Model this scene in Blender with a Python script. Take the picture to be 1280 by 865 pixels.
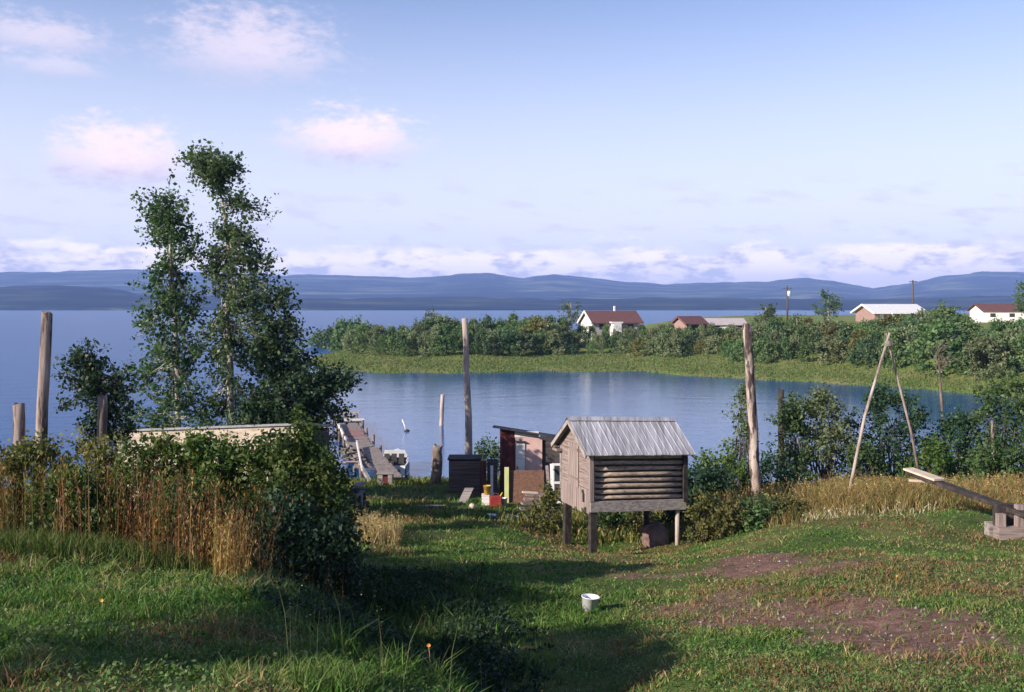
import bpy, math, random
import numpy as np
from mathutils import Vector, Matrix, noise as mnoise

R = math.radians
for o in list(bpy.data.objects):
    bpy.data.objects.remove(o)
SC = bpy.context.scene
COL = SC.collection
rng = np.random.default_rng(11)
random.seed(11)

# ------------------------------------------------------------------ camera, sky, sun, exposure
EYE = 8.0                    # eye height above the lake
F = 1200.0
cam = bpy.data.cameras.new("camera")
cam.sensor_width = 36.0
cam.lens = 36.0 * F / 1280
cam.shift_y = -(432.5 - 384.0) / 1280
cam.clip_start = 0.1
cam.clip_end = 30000
camo = bpy.data.objects.new("camera", cam)
COL.objects.link(camo)
camo.location = (0, 0, EYE)
camo.rotation_euler = (R(90), 0, 0)
SC.camera = camo

SUN_EL = 24.0
SUN_TO = Vector((3.42, 2.31, 0)).normalized()      # horizontal travel direction of the light
SUN_AZ = math.degrees(math.atan2(-SUN_TO.x, -SUN_TO.y))   # compass-like azimuth of the sun, from +Y towards +X

SC.view_settings.view_transform = 'Standard'
SC.view_settings.look = 'None'
SC.view_settings.exposure = 1.0
SC.view_settings.gamma = 1.0
SC.cycles.use_denoising = True
SC.cycles.max_bounces = 6
SC.cycles.transparent_max_bounces = 8
SC.cycles.volume_bounces = 0
SC.cycles.sample_clamp_indirect = 4.0

w = bpy.data.worlds.new("World")
SC.world = w
w.use_nodes = True
NT = w.node_tree
NT.nodes.clear()


class NG:
    """tiny node-graph helper: sockets or numbers in, socket out"""
    def __init__(s, nt): s.nt = nt
    def n(s, t, **k):
        nd = s.nt.nodes.new(t)
        for a, b in k.items(): setattr(nd, a, b)
        return nd
    def put(s, sock, v):
        if isinstance(v, bpy.types.NodeSocket): s.nt.links.new(v, sock)
        elif v is not None:
            if isinstance(v, (tuple, list)) and len(v) == 3 and sock.type == 'RGBA': v = (*v, 1)
            sock.default_value = v
    def m(s, op, a, b=None, c=None, clamp=False):
        nd = s.n('ShaderNodeMath', operation=op, use_clamp=clamp)
        for i, v in enumerate((a, b, c)):
            if v is not None: s.put(nd.inputs[i], v)
        return nd.outputs[0]
    def vm(s, op, a, b=None):
        nd = s.n('ShaderNodeVectorMath', operation=op)
        s.put(nd.inputs[0], a)
        if b is not None: s.put(nd.inputs[1], b)
        return nd.outputs['Value'] if op in ('DOT_PRODUCT', 'LENGTH') else nd.outputs[0]
    def mix(s, f, a, b, mode='MIX'):
        nd = s.n('ShaderNodeMix', data_type='RGBA', blend_type=mode)
        s.put(nd.inputs[0], f); s.put(nd.inputs[6], a); s.put(nd.inputs[7], b)
        return nd.outputs[2]
    def ss(s, x, lo, hi, a=0.0, b=1.0):
        nd = s.n('ShaderNodeMapRange', interpolation_type='SMOOTHSTEP')
        for i, v in enumerate((x, lo, hi, a, b)): s.put(nd.inputs[i], v)
        return nd.outputs[0]
    def noise(s, vec, scale, detail=4, rough=.55, dim='3D'):
        nd = s.n('ShaderNodeTexNoise', noise_dimensions=dim)
        if vec is not None: s.put(nd.inputs['Vector'], vec)
        nd.inputs['Scale'].default_value = scale
        nd.inputs['Detail'].default_value = detail
        nd.inputs['Roughness'].default_value = rough
        return nd.outputs[0]
    def xyz(s, x, y, z):
        nd = s.n('ShaderNodeCombineXYZ')
        for i, v in enumerate((x, y, z)): s.put(nd.inputs[i], v)
        return nd.outputs[0]
    def sep(s, v):
        nd = s.n('ShaderNodeSeparateXYZ'); s.put(nd.inputs[0], v); return nd.outputs
    def ramp(s, f, stops):
        nd = s.n('ShaderNodeValToRGB'); e = nd.color_ramp.elements
        while len(e) < len(stops): e.new(.5)
        for q, (p, c) in zip(e, stops): q.position = p; q.color = (*c, 1)
        s.put(nd.inputs[0], f); return nd.outputs[0]


def azel(px, py):
    u, v = (px - 640) / F, (384 - py) / F
    return math.degrees(math.atan(u)), math.degrees(math.atan(v / math.hypot(1, u)))


SKY_STRENGTH = 0.10
g = NG(NT)
sky = g.n('ShaderNodeTexSky', sky_type='NISHITA', sun_disc=False, sun_elevation=R(SUN_EL),
          sun_rotation=R(SUN_AZ), altitude=700, air_density=1.0, dust_density=0.6, ozone_density=1.5)
tc = g.n('ShaderNodeTexCoord').outputs['Generated']
dx, dy, dz = g.sep(tc)[0:3]
AZ = g.m('MULTIPLY', g.m('ARCTAN2', dx, dy), 180 / math.pi)
EL = g.m('MULTIPLY', g.m('ARCSINE', dz), 180 / math.pi)
skyc = g.mix(1.0, sky.outputs[0], (0.83, 0.80, 0.93), 'MULTIPLY')
# pale morning air low in the sky
pale = g.ss(EL, -1.0, 22.0, 0.97, 0.0)
skyc = g.mix(pale, skyc, (5.4, 5.35, 6.0))
sv = g.xyz(AZ, g.m('MULTIPLY', EL, 2.1), 0.0)
n_big = g.noise(sv, 0.22, 6, .58)
n_mid = g.noise(sv, 0.62, 7, .6)
n_fine = g.noise(sv, 1.9, 5, .6)
warp = g.m('ADD', g.m('SUBTRACT', n_mid, .5), g.m('MULTIPLY', g.m('SUBTRACT', n_fine, .5), .5))


def puff(px, py, hw, hh, amount, soft):
    a0, e0 = azel(px, py)
    ra, re = hw / F * 57.3, hh / F * 57.3
    da = g.m('DIVIDE', g.m('SUBTRACT', AZ, a0), ra)
    de = g.m('DIVIDE', g.m('SUBTRACT', EL, e0), re)
    # flatter underneath than on top
    de = g.m('MULTIPLY', de, g.ss(de, -0.4, 0.4, 1.35, 0.9))
    d2 = g.m('SQRT', g.m('ADD', g.m('MULTIPLY', da, da), g.m('MULTIPLY', de, de)))
    d2 = g.m('ADD', d2, g.m('MULTIPLY', warp, 1.7))
    return g.m('MULTIPLY', g.ss(d2, 1.15, 1.15 - soft, 0, 1), amount), de


WHITE, LAV = (8.6, 7.5, 7.0), (4.2, 4.0, 4.9)
c = skyc
for (px, py, hw, hh, am, so) in ((150, 203, 92, 50, 1.0, .95), (440, 180, 92, 44, .97, .95),
                                 (312, 68, 120, 62, .62, 1.1), (50, 48, 85, 28, .5, 1.0),
                                 (65, 85, 60, 18, .36, 1.0), (-260, 150, 120, 50, .8, 1.0),
                                 (1600, 120, 150, 60, .7, 1.0)):
    mk, de = puff(px, py, hw, hh, am, so)
    shade = g.ss(g.m('ADD', de, g.m('MULTIPLY', warp, 1.5)), -0.9, 0.5, 0, 1)
    c = g.mix(mk, c, g.mix(shade, (3.9, 3.7, 4.8), (6.5, 5.3, 5.6)))
# thin grey wisps
wv = g.xyz(g.m('ADD', AZ, g.m('MULTIPLY', EL, 1.2)), g.m('MULTIPLY', EL, 3.4), 3.3)
wn = g.noise(wv, 0.30, 6, .62)
wm = g.m('MULTIPLY', g.ss(wn, .50, .68), g.m('MULTIPLY', g.ss(EL, 2.5, 4.0), g.ss(EL, 8.5, 6.0)))
c = g.mix(g.m('MULTIPLY', wm, .6), c, LAV)
# bank of low cloud lying on the hills
bn = g.noise(g.xyz(AZ, g.m('MULTIPLY', EL, 3.0), 7.7), 0.25, 7, .6)
top = g.m('ADD', 3.5, g.m('MULTIPLY', g.m('SUBTRACT', bn, .5), 4.0))
bm = g.ss(g.m('SUBTRACT', top, EL), -0.35, 0.75)
bs = g.noise(g.xyz(AZ, g.m('MULTIPLY', EL, 2.6), 1.2), 0.42, 6, .6)
bank = g.mix(g.ss(bs, .36, .54), LAV, WHITE)
bank = g.mix(g.ss(EL, 2.3, 1.2, 0, .55), bank, (5.2, 4.8, 5.4))
c = g.mix(g.m('MULTIPLY', bm, .88), c, bank)
bg = g.n('ShaderNodeBackground')
g.put(bg.inputs[0], c)
bg.inputs[1].default_value = SKY_STRENGTH
wo = g.n('ShaderNodeOutputWorld')
NT.links.new(bg.outputs[0], wo.inputs[0])

sl = bpy.data.lights.new("sun", 'SUN')
sl.energy = 4.6
sl.angle = R(0.53)
sl.color = (1.0, 0.90, 0.76)
so_ = bpy.data.objects.new("sun", sl)
COL.objects.link(so_)
ld = Vector((SUN_TO.x * math.cos(R(SUN_EL)), SUN_TO.y * math.cos(R(SUN_EL)), -math.sin(R(SUN_EL))))
so_.rotation_euler = ld.to_track_quat('-Z', 'Y').to_euler()
so_.location = (-40, -30, 60)


# ------------------------------------------------------------------ helpers
def P(px, py, d):
    return Vector(((px - 640) / F * d, d, EYE - (py - 384) / F * d))


def vhash(ix, iy, seed):
    h = (ix.astype(np.int64) * 374761393 + iy.astype(np.int64) * 668265263 + seed * 1442695041) & 0xffffffff
    h = ((h ^ (h >> 13)) * 1274126177) & 0xffffffff
    return ((h ^ (h >> 16)) & 0xffff) / 65535.0


def vnoise(x, y, seed=0):
    ix, iy = np.floor(x), np.floor(y)
    fx, fy = x - ix, y - iy
    fx, fy = fx * fx * (3 - 2 * fx), fy * fy * (3 - 2 * fy)
    a, b = vhash(ix, iy, seed), vhash(ix + 1, iy, seed)
    c_, d_ = vhash(ix, iy + 1, seed), vhash(ix + 1, iy + 1, seed)
    return (a * (1 - fx) + b * fx) * (1 - fy) + (c_ * (1 - fx) + d_ * fx) * fy


def fbm(x, y, seed=0, octv=4):
    s, a, t = 0, 1.0, 0
    for k in range(octv):
        s = s + a * vnoise(x * 2 ** k, y * 2 ** k, seed + k * 17); t += a; a *= .5
    return s / t


def sstep(x, a, b):
    t = np.clip((x - a) / (b - a), 0, 1)
    return t * t * (3 - 2 * t)


def wloc(o):
    v = Vector((0, 0, 0))
    while o is not None:
        v = v + o.location; o = o.parent
    return v


def tag(o, label=None, cat=None, group=None, kind=None):
    if label: o['label'] = label
    if cat: o['category'] = cat
    if group: o['group'] = group
    if kind: o['kind'] = kind
    return o


def thing(name, label, cat, loc, group=None):
    o = bpy.data.objects.new(name, None)
    COL.objects.link(o)
    o.location = loc
    o.empty_display_size = .2
    return tag(o, label, cat, group)


def link(name, me, mats, parent=None, loc=None):
    """me is in world coordinates; it is moved to the parent's (or its own) origin"""
    o = bpy.data.objects.new(name, me)
    COL.objects.link(o)
    for m_ in (mats if isinstance(mats, (list, tuple)) else [mats]):
        me.materials.append(m_)
    off = Vector((0, 0, 0))
    if parent is not None:
        off = wloc(parent); o.parent = parent
    elif loc is not None:
        off = Vector(loc); o.location = off
    if off.length > 0:
        me.transform(Matrix.Translation(-off))
    return o


def mesh_np(name, V, faces, attrs=None, mat_idx=None, smooth=False):
    """faces: list of int arrays (n,k)"""
    me = bpy.data.meshes.new(name)
    V = np.asarray(V, dtype=np.float32)
    me.vertices.add(len(V))
    me.vertices.foreach_set('co', V.ravel())
    loops = np.concatenate([f.ravel() for f in faces]).astype(np.int32)
    tot = np.concatenate([np.full(len(f), f.shape[1], dtype=np.int32) for f in faces])
    start = np.concatenate([[0], np.cumsum(tot)[:-1]]).astype(np.int32)
    me.loops.add(len(loops))
    me.loops.foreach_set('vertex_index', loops)
    me.polygons.add(len(tot))
    me.polygons.foreach_set('loop_start', start)
    me.polygons.foreach_set('loop_total', tot)
    if mat_idx is not None: me.polygons.foreach_set('material_index', np.asarray(mat_idx, dtype=np.int32))
    me.polygons.foreach_set('use_smooth', np.full(len(tot), smooth, dtype=bool))
    for nm, (ty, dat) in (attrs or {}).items():
        at = me.attributes.new(nm, ty, 'POINT')
        at.data.foreach_set('value' if ty == 'FLOAT' else 'color', np.asarray(dat, dtype=np.float32).ravel())
    me.update(calc_edges=True)
    return me


class MB:
    """collects boxes, beams and tubes into ONE mesh"""
    def __init__(s): s.v = []; s.f = []; s.sm = []
    def add(s, vs, fs, sm=False):
        b = len(s.v)
        s.v += [Vector(v) for v in vs]
        s.f += [tuple(b + i for i in f) for f in fs]
        s.sm += [sm] * len(fs)
        return s
    def hexa(s, q):
        return s.add(q, [(0, 3, 2, 1), (4, 5, 6, 7), (0, 1, 5, 4), (1, 2, 6, 5), (2, 3, 7, 6), (3, 0, 4, 7)])
    def box(s, c_, size, rz=0.0, M_=None):
        a, b, h = size[0] / 2, size[1] / 2, size[2] / 2
        mm = M_ if M_ is not None else Matrix.Rotation(rz, 3, 'Z')
        c_ = Vector(c_)
        return s.hexa([c_ + mm @ Vector(p) for p in ((-a, -b, -h), (a, -b, -h), (a, b, -h), (-a, b, -h),
                                                     (-a, -b, h), (a, -b, h), (a, b, h), (-a, b, h))])
    def beam(s, a, b, w_, h, up=(0, 0, 1)):
        a, b, up = Vector(a), Vector(b), Vector(up)
        d = (b - a).normalized()
        sx = d.cross(up)
        if sx.length < 1e-4: sx = d.cross(Vector((0, 1, 0)))
        sx.normalize(); uz = sx.cross(d).normalized()
        X, Z = sx * w_ / 2, uz * h / 2
        return s.hexa([a - X - Z, a + X - Z, b + X - Z, b - X - Z, a - X + Z, a + X + Z, b + X + Z, b - X + Z])
    def tube(s, pts, rad, seg=10, wob=0.0, cap=True, rough_top=0.0):
        pts = [Vector(p) for p in pts]
        n = len(pts); vs = []; fs = []
        ref = Vector((1, 0, 0))
        for i, p in enumerate(pts):
            d = (pts[min(i + 1, n - 1)] - pts[max(i - 1, 0)]).normalized()
            x = ref - d * ref.dot(d)
            if x.length < .05: x = Vector((0, 1, 0)) - d * d.y
            x.normalize(); y = d.cross(x)
            for k in range(seg):
                a = 2 * math.pi * k / seg
                r_ = rad[i] * (1 + random.uniform(-wob, wob))
                q = p + (x * math.cos(a) + y * math.sin(a)) * r_
                if i == n - 1 and rough_top: q = q + d * random.uniform(-rough_top, rough_top)
                vs.append(q)
        for i in range(n - 1):
            for k in range(seg):
                k2 = (k + 1) % seg
                fs.append((i * seg + k, i * seg + k2, (i + 1) * seg + k2, (i + 1) * seg + k))
        s.add(vs, fs, True)
        if cap:
            b = len(s.v) - len(vs)
            s.f += [tuple(b + k for k in reversed(range(seg))), tuple(b + (n - 1) * seg + k for k in range(seg))]
            s.sm += [False, False]
        return s
    def lathe(s, c_, prof, seg=20, M_=None):
        vs = []; fs = []; c_ = Vector(c_)
        mm = M_ if M_ is not None else Matrix.Identity(3)
        for (r_, z) in prof:
            for k in range(seg):
                a = 2 * math.pi * k / seg
                vs.append(c_ + mm @ Vector((r_ * math.cos(a), r_ * math.sin(a), z)))
        for i in range(len(prof) - 1):
            for k in range(seg):
                k2 = (k + 1) % seg
                fs.append((i * seg + k, i * seg + k2, (i + 1) * seg + k2, (i + 1) * seg + k))
        return s.add(vs, fs, True)
    def mesh(s, name):
        me = bpy.data.meshes.new(name)
        me.from_pydata([tuple(v) for v in s.v], [], s.f)
        me.polygons.foreach_set('use_smooth', s.sm)
        me.update()
        return me
    def build(s, name, mt, parent=None, loc=None):
        return link(name, s.mesh(name), mt, parent, loc)


# ------------------------------------------------------------------ materials
def mat(name, cols, scale=6.0, rough=.8, bump=.3, stretch=(1, 1, 1), spec=.25, metal=0.0, bscale=None, coord='Object', sharp=None,
        detail=6, spots=None):
    m_ = bpy.data.materials.new(name)
    m_.use_nodes = True
    nt = m_.node_tree
    gg = NG(nt)
    bs_ = nt.nodes['Principled BSDF']
    tcn = gg.n('ShaderNodeTexCoord').outputs[coord]
    oi = gg.n('ShaderNodeObjectInfo').outputs['Random']
    v = gg.vm('MULTIPLY', tcn, stretch)
    v = gg.vm('ADD', v, gg.xyz(gg.m('MULTIPLY', oi, 31.0), gg.m('MULTIPLY', oi, 17.0), oi))
    n1 = gg.noise(v, scale, detail, .62)
    lo, hi = sharp or (.3, .7)
    n_ = len(cols)
    colr = gg.ramp(n1, [(lo + (hi - lo) * i / max(1, n_ - 1), c_) for i, c_ in enumerate(cols)])
    if spots:
        sc_, th, c_ = spots
        n3 = gg.noise(gg.vm('ADD', v, (9.1, 3.3, 5.7)), sc_, 5, .6)
        colr = gg.mix(gg.ss(n3, th, th + .08), colr, c_)
    gg.put(bs_.inputs['Base Color'], colr)
    bs_.inputs['Roughness'].default_value = rough
    bs_.inputs['Specular IOR Level'].default_value = spec
    bs_.inputs['Metallic'].default_value = metal
    if bump:
        n2 = gg.noise(v, bscale or scale * 3, 6, .65)
        b = gg.n('ShaderNodeBump')
        b.inputs['Strength'].default_value = bump
        b.inputs['Distance'].default_value = .03
        gg.put(b.inputs['Height'], n2)
        gg.put(bs_.inputs['Normal'], b.outputs[0])
    return m_


def leaf_mat(name, cols, trans=.32, rough=.5, attr='v', objvar=.25, ramp=True):
    m_ = bpy.data.materials.new(name)
    m_.use_nodes = True
    nt = m_.node_tree
    nt.nodes.clear()
    gg = NG(nt)
    at = gg.n('ShaderNodeAttribute', attribute_name=attr)
    if ramp:
        colr = gg.ramp(at.outputs['Fac'], [(i / max(1, len(cols) - 1), c_) for i, c_ in enumerate(cols)])
    else:
        colr = at.outputs['Color']
    if objvar:
        oi = gg.n('ShaderNodeObjectInfo').outputs['Random']
        hs = gg.n('ShaderNodeHueSaturation')
        gg.put(hs.inputs['Hue'], gg.m('ADD', .5, gg.m('MULTIPLY', gg.m('SUBTRACT', oi, .5), objvar * .12)))
        gg.put(hs.inputs['Value'], gg.m('ADD', 1.0, gg.m('MULTIPLY', gg.m('SUBTRACT', gg.m('FRACT', gg.m('MULTIPLY', oi, 7.3)), .5), objvar * 2)))
        gg.put(hs.inputs['Color'], colr)
        colr = hs.outputs[0]
    pb = gg.n('ShaderNodeBsdfPrincipled')
    gg.put(pb.inputs['Base Color'], colr)
    pb.inputs['Roughness'].default_value = rough
    pb.inputs['Specular IOR Level'].default_value = .25
    tr = gg.n('ShaderNodeBsdfTranslucent')
    gg.put(tr.inputs[0], gg.mix(1.0, colr, (1.25, 1.3, .6), 'MULTIPLY'))
    mx = gg.n('ShaderNodeMixShader')
    mx.inputs[0].default_value = trans
    nt.links.new(pb.outputs[0], mx.inputs[1]); nt.links.new(tr.outputs[0], mx.inputs[2])
    out = gg.n('ShaderNodeOutputMaterial')
    nt.links.new(mx.outputs[0], out.inputs[0])
    return m_


WOODX = (.6, 14, 14); WOODZ = (14, 14, .6)
M = {}
M['grey_wood'] = mat('grey_weathered_wood', [(.10, .085, .08), (.27, .235, .22), (.36, .32, .30)], 2.2, .85, .5, (2, 2, 2))
M['grey_plank_x'] = mat('grey_plank', [(.10, .085, .08), (.25, .215, .20), (.36, .32, .30)], 1.6, .85, .5, WOODX)
M['pink_plank_x'] = mat('pale_weathered_siding', [(.085, .062, .057), (.225, .172, .160), (.31, .245, .23)], 1.6, .85, .5, (1.2, 1.2, 16))
M['pink_plank_z'] = mat('pale_weathered_board', [(.095, .07, .065), (.24, .185, .172), (.32, .255, .24)], 1.6, .85, .5, WOODZ)
M['log'] = mat('weathered_log', [(.11, .075, .06), (.31, .24, .19), (.43, .35, .285)], 1.4, .8, .5, WOODX)
M['dark_wood'] = mat('dark_wet_wood', [(.012, .010, .010), (.035, .028, .026), (.07, .055, .05)], 2.0, .8, .4, (3, 3, 3))
M['dark_plank'] = mat('dark_plank', [(.025, .022, .024), (.06, .05, .052), (.11, .095, .095)], 1.6, .85, .5, WOODX)
M['pole'] = mat('peeled_pole', [(.08, .055, .048), (.25, .195, .175), (.40, .325, .29)], 1.3, .75, .5, (5, 5, .7), spots=(1.5, .53, (.05, .035, .03)))
M['pole_pale'] = mat('bleached_pole', [(.14, .10, .085), (.34, .275, .245), (.46, .385, .34)], 1.3, .75, .5, (5, 5, .6), spots=(1.6, .66, (.12, .09, .075)))
M['pole_dark'] = mat('mottled_pole', [(.10, .07, .06), (.33, .26, .23), (.48, .41, .37)], 1.3, .75, .5, (4, 4, .9), spots=(1.3, .47, (.045, .03, .028)))
M['stump'] = mat('rotting_pile', [(.05, .038, .032), (.14, .105, .09), (.34, .26, .22)], 1.4, .9, .7, (4, 4, 1))
M['plywood'] = mat('pale_plywood', [(.40, .30, .22), (.54, .43, .33), (.60, .50, .40)], 1.5, .8, .15, (1, 3, 8))
M['old_ply'] = mat('greyed_plywood', [(.26, .20, .16), (.46, .38, .31), (.56, .47, .39)], 1.8, .85, .3, (1, 3, 6))
M['pink_ply'] = mat('pinkish_plywood', [(.42, .26, .24), (.50, .33, .31), (.54, .37, .35)], 1.5, .8, .15, (3, 3, 1))
M['brown_ply'] = mat('brown_particle_board', [(.085, .045, .033), (.14, .075, .052), (.19, .105, .075)], 6, .85, .2, (2, 2, 3))
M['maroon'] = mat('maroon_boards', [(.035, .010, .012), (.085, .020, .022), (.15, .030, .028)], 1.4, .7, .3, (7, 7, .7))
M['red'] = mat('red_plastic', [(.16, .018, .016), (.26, .04, .035)], 3, .4, .05)
M['yellow'] = mat('yellow_plastic', [(.48, .30, .03), (.58, .38, .06)], 3, .4, .05)
M['white'] = mat('white_paint', [(.62, .60, .58), (.78, .77, .75)], 2, .6, .1)
M['white_plastic'] = mat('white_plastic', [(.66, .66, .70), (.78, .78, .80)], 4, .45, .05)
M['white_board'] = mat('whitewashed_board', [(.42, .40, .40), (.60, .57, .56), (.68, .66, .66)], 1.6, .8, .3, WOODX)
M['orange'] = mat('orange_petals', [(.60, .22, .04), (.66, .28, .06)], 4, .6, 0)
M['lime'] = mat('pale_green_board', [(.36, .38, .16), (.50, .52, .26)], 2, .8, .2, WOODZ)
M['tin'] = mat('galvanised_tin', [(.20, .185, .19), (.32, .31, .335), (.47, .455, .485)], 1.3, .6, .15, (9, .7, .7), spec=.4, metal=.15, sharp=(.36, .64))
M['bin'] = mat('reddish_weathered_plank', [(.055, .036, .034), (.13, .09, .082), (.20, .15, .14)], 1.6, .85, .5, WOODX)
M['dark_roof'] = mat('tarpaper', [(.022, .022, .03), (.05, .048, .06)], 4, .9, .3)
M['grey_roof'] = mat('grey_roll_roofing', [(.20, .20, .22), (.32, .32, .34)], 5, .9, .3)
M['rust'] = mat('rusty_brown_stone', [(.07, .042, .036), (.17, .11, .098), (.25, .17, .155)], 3, .9, .6, sharp=(.32, .66))
M['metal_dark'] = mat('dark_iron', [(.02, .02, .02), (.05, .045, .045)], 6, .6, .2)
M['glass'] = mat('window_glass', [(.03, .04, .05), (.05, .06, .08)], 1, .06, 0, spec=.6)
M['bark_pale'] = mat('aspen_bark', [(.14, .115, .095), (.34, .30, .26), (.46, .42, .37)], 2, .8, .4, (5, 5, 1.5), spots=(2.6, .62, (.04, .035, .03)))
M['bark'] = mat('brown_bark', [(.05, .04, .03), (.12, .09, .07)], 3, .9, .5, (3, 3, 1))
M['hull_white'] = mat('boat_white', [(.60, .60, .62), (.72, .72, .72)], 2, .4, .05)
M['hull_blue'] = mat('boat_blue', [(.03, .045, .10), (.05, .065, .13)], 2, .4, .05)
M['deck'] = mat('dock_planks', [(.10, .078, .07), (.235, .19, .172), (.35, .295, .27)], 1.6, .85, .5, (14, 1.2, 8))
M['deck_red'] = mat('dock_red_planks', [(.14, .075, .072), (.27, .15, .14), (.34, .22, .205)], 1.6, .85, .4, (14, 1.2, 8))
M['roof_red'] = mat('red_roof', [(.095, .045, .045), (.14, .068, .066)], 3, .85, .2)
M['roof_white'] = mat('pale_metal_roof', [(.55, .54, .55), (.68, .67, .68)], 3, .5, .1)
M['roof_pink'] = mat('old_metal_roof', [(.34, .29, .29), (.46, .40, .40)], 3, .5, .1)
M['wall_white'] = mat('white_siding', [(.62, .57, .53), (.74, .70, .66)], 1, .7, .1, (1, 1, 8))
M['wall_white_shaded'] = mat('white_siding_shaded', [(.30, .29, .30), (.38, .37, .38)], 1, .7, .1, (1, 1, 8))  # white siding greyed: the shade on the long wall is in the colour
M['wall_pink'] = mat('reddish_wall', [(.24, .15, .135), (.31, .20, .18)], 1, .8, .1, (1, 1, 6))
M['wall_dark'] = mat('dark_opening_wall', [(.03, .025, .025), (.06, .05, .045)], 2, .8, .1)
M['stalk'] = mat('dry_stalk', [(.24, .13, .05), (.36, .24, .10)], 8, .8, 0)

LM = {}
LM['aspen'] = leaf_mat('aspen_leaves', [(.028, .066, .030), (.052, .108, .042), (.100, .160, .064)], .36, .42)
LM['aspen2'] = leaf_mat('aspen_leaves_pale', [(.042, .088, .044), (.078, .132, .064), (.145, .190, .100)], .36, .42)
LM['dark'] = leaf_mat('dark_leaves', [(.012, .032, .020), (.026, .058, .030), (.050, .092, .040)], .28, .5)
LM['hedge'] = leaf_mat('hedge_leaves', [(.026, .062, .016), (.065, .115, .026), (.140, .155, .038)], .32, .5)
LM['mid'] = leaf_mat('mid_green_leaves', [(.032, .070, .026), (.062, .115, .038), (.115, .155, .056)], .32, .5)
LM['pale'] = leaf_mat('pale_willow_leaves', [(.060, .085, .042), (.100, .130, .060), (.150, .165, .085)], .32, .55)
LM['olive'] = leaf_mat('olive_leaves', [(.060, .070, .022), (.110, .115, .035), (.180, .155, .055)], .32, .55)
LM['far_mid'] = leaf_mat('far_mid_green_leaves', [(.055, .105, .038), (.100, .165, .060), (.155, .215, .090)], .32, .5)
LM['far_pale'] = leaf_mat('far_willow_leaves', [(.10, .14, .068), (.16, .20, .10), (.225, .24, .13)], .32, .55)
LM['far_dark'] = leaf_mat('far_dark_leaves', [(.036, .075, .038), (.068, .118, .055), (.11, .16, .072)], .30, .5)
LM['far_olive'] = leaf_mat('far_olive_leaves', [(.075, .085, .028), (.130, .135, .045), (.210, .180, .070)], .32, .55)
LM['col'] = leaf_mat('grass_blades', None, .30, .6, 'Col', 0, False)

# ------------------------------------------------------------------ terrain
CTRL = []
for a in ((0, 865, 5), (0, 690, 13.2), (150, 700, 12.8), (300, 745, 11.5), (150, 800, 7.2), (300, 865, 5.2), (380, 865, 5.4),
          (430, 865, 6.0), (560, 865, 7.7), (640, 865, 8.2), (520, 800, 9.8), (450, 800, 8.6), (400, 760, 11), (500, 760, 13.3),
          (560, 800, 10.6), (640, 800, 11.5), (737, 768, 14), (640, 750, 14.5), (640, 720, 17), (450, 720, 17), (480, 690, 20),
          (600, 690, 20.5), (470, 655, 25.5), (600, 655, 26), (850, 865, 8), (1280, 865, 7.5), (1000, 800, 10.5), (1280, 800, 9.7),
          (1080, 750, 12.5), (900, 750, 14), (1280, 720, 14.5), (1080, 700, 16), (900, 710, 17.5), (860, 690, 21.5), (1000, 662, 21.5),
          (1060, 648, 22.5), (1160, 648, 22), (1280, 655, 21), (1240, 672, 20), (739, 692, 24), (708, 678, 25.7), (847, 686, 24.9)):
    p = P(*a); CTRL.append((p.x, p.y, p.z))
CTRL += [(0, 0, 6.4), (-10, 0, 6.2), (10, 0, 5.8), (0, -20, 6.6), (-25, -20, 6.5), (25, -20, 6.3), (-25, 5, 5.6), (25, 5, 4.8),
         (9.5, 27, 2.4), (12.5, 27, 2.45), (15.5, 27, 2.5), (8, 33, 1.3), (14, 33, 1.4), (10, 40, .5), (16, 40, .6), (10, 46, -.3),
         (20, 46, .1), (30, 30, 2.2), (30, 42, .8), (40, 52, .3), (3.5, 30, 1.3), (-1, 36, 1.0), (2, 36, 1.0), (-3, 41, .5),
         (1, 41, .5), (-6, 41, .45), (-6, 44, .05), (0, 44.5, 0), (5, 44, 0), (-3, 48, -.6), (5, 48, -.5), (-8, 48, -.7),
         (-6, 19, 3.5), (-8, 26, 2.3), (-12, 26, 2.2), (-12, 18, 3.9), (-10, 14, 4.5), (-14, 34, 1), (-8, 34, 1.2), (-12, 41, .2),
         (-12, 47, -.6), (-25, 35, .8), (-25, 44, -.1), (-25, 20, 3.5), (-45, 40, 0), (-45, 52, -1), (0, 62, -2), (-30, 62, -2),
         (30, 62, -1.4), (50, 20, 4), (60, 62, -.8), (-45, 10, 5), (50, -20, 6)]
CT = np.array(CTRL)


def _tps():
    n = len(CT)
    d = np.hypot(CT[:, None, 0] - CT[None, :, 0], CT[:, None, 1] - CT[None, :, 1])
    K = np.sqrt(d * d + 1.2) * -1.0
    Pm = np.c_[np.ones(n), CT[:, :2]]
    A = np.zeros((n + 3, n + 3))
    A[:n, :n] = K + np.eye(n) * .02; A[:n, n:] = Pm; A[n:, :n] = Pm.T
    return np.linalg.solve(A, np.r_[CT[:, 2], 0, 0, 0])


TW = _tps()


def H(x, y, detail=True):
    x = np.asarray(x, float); y = np.asarray(y, float)
    shp = x.shape
    x = x.ravel(); y = y.ravel()
    out = TW[-3] + TW[-2] * x + TW[-1] * y
    for i in range(len(CT)):
        out = out - TW[i] * np.sqrt((x - CT[i, 0]) ** 2 + (y - CT[i, 1]) ** 2 + 1.2)
    t_, s_ = .83 * x + .56 * y, .56 * x - .83 * y
    win = sstep(s_, -13.5, -11.0) * sstep(s_, -5.0, -6.6)
    out = out + win * (.16 * np.exp(-((t_ - 3.3) / .95) ** 2) - .50 * np.exp(-((t_ - 5.0) / 1.0) ** 2))
    if detail:
        out = out + (fbm(x * .5, y * .5, 3, 3) - .5) * .22 + (fbm(x * 2.2, y * 2.2, 9, 3) - .5) * .09
    return out.reshape(shp)


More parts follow.
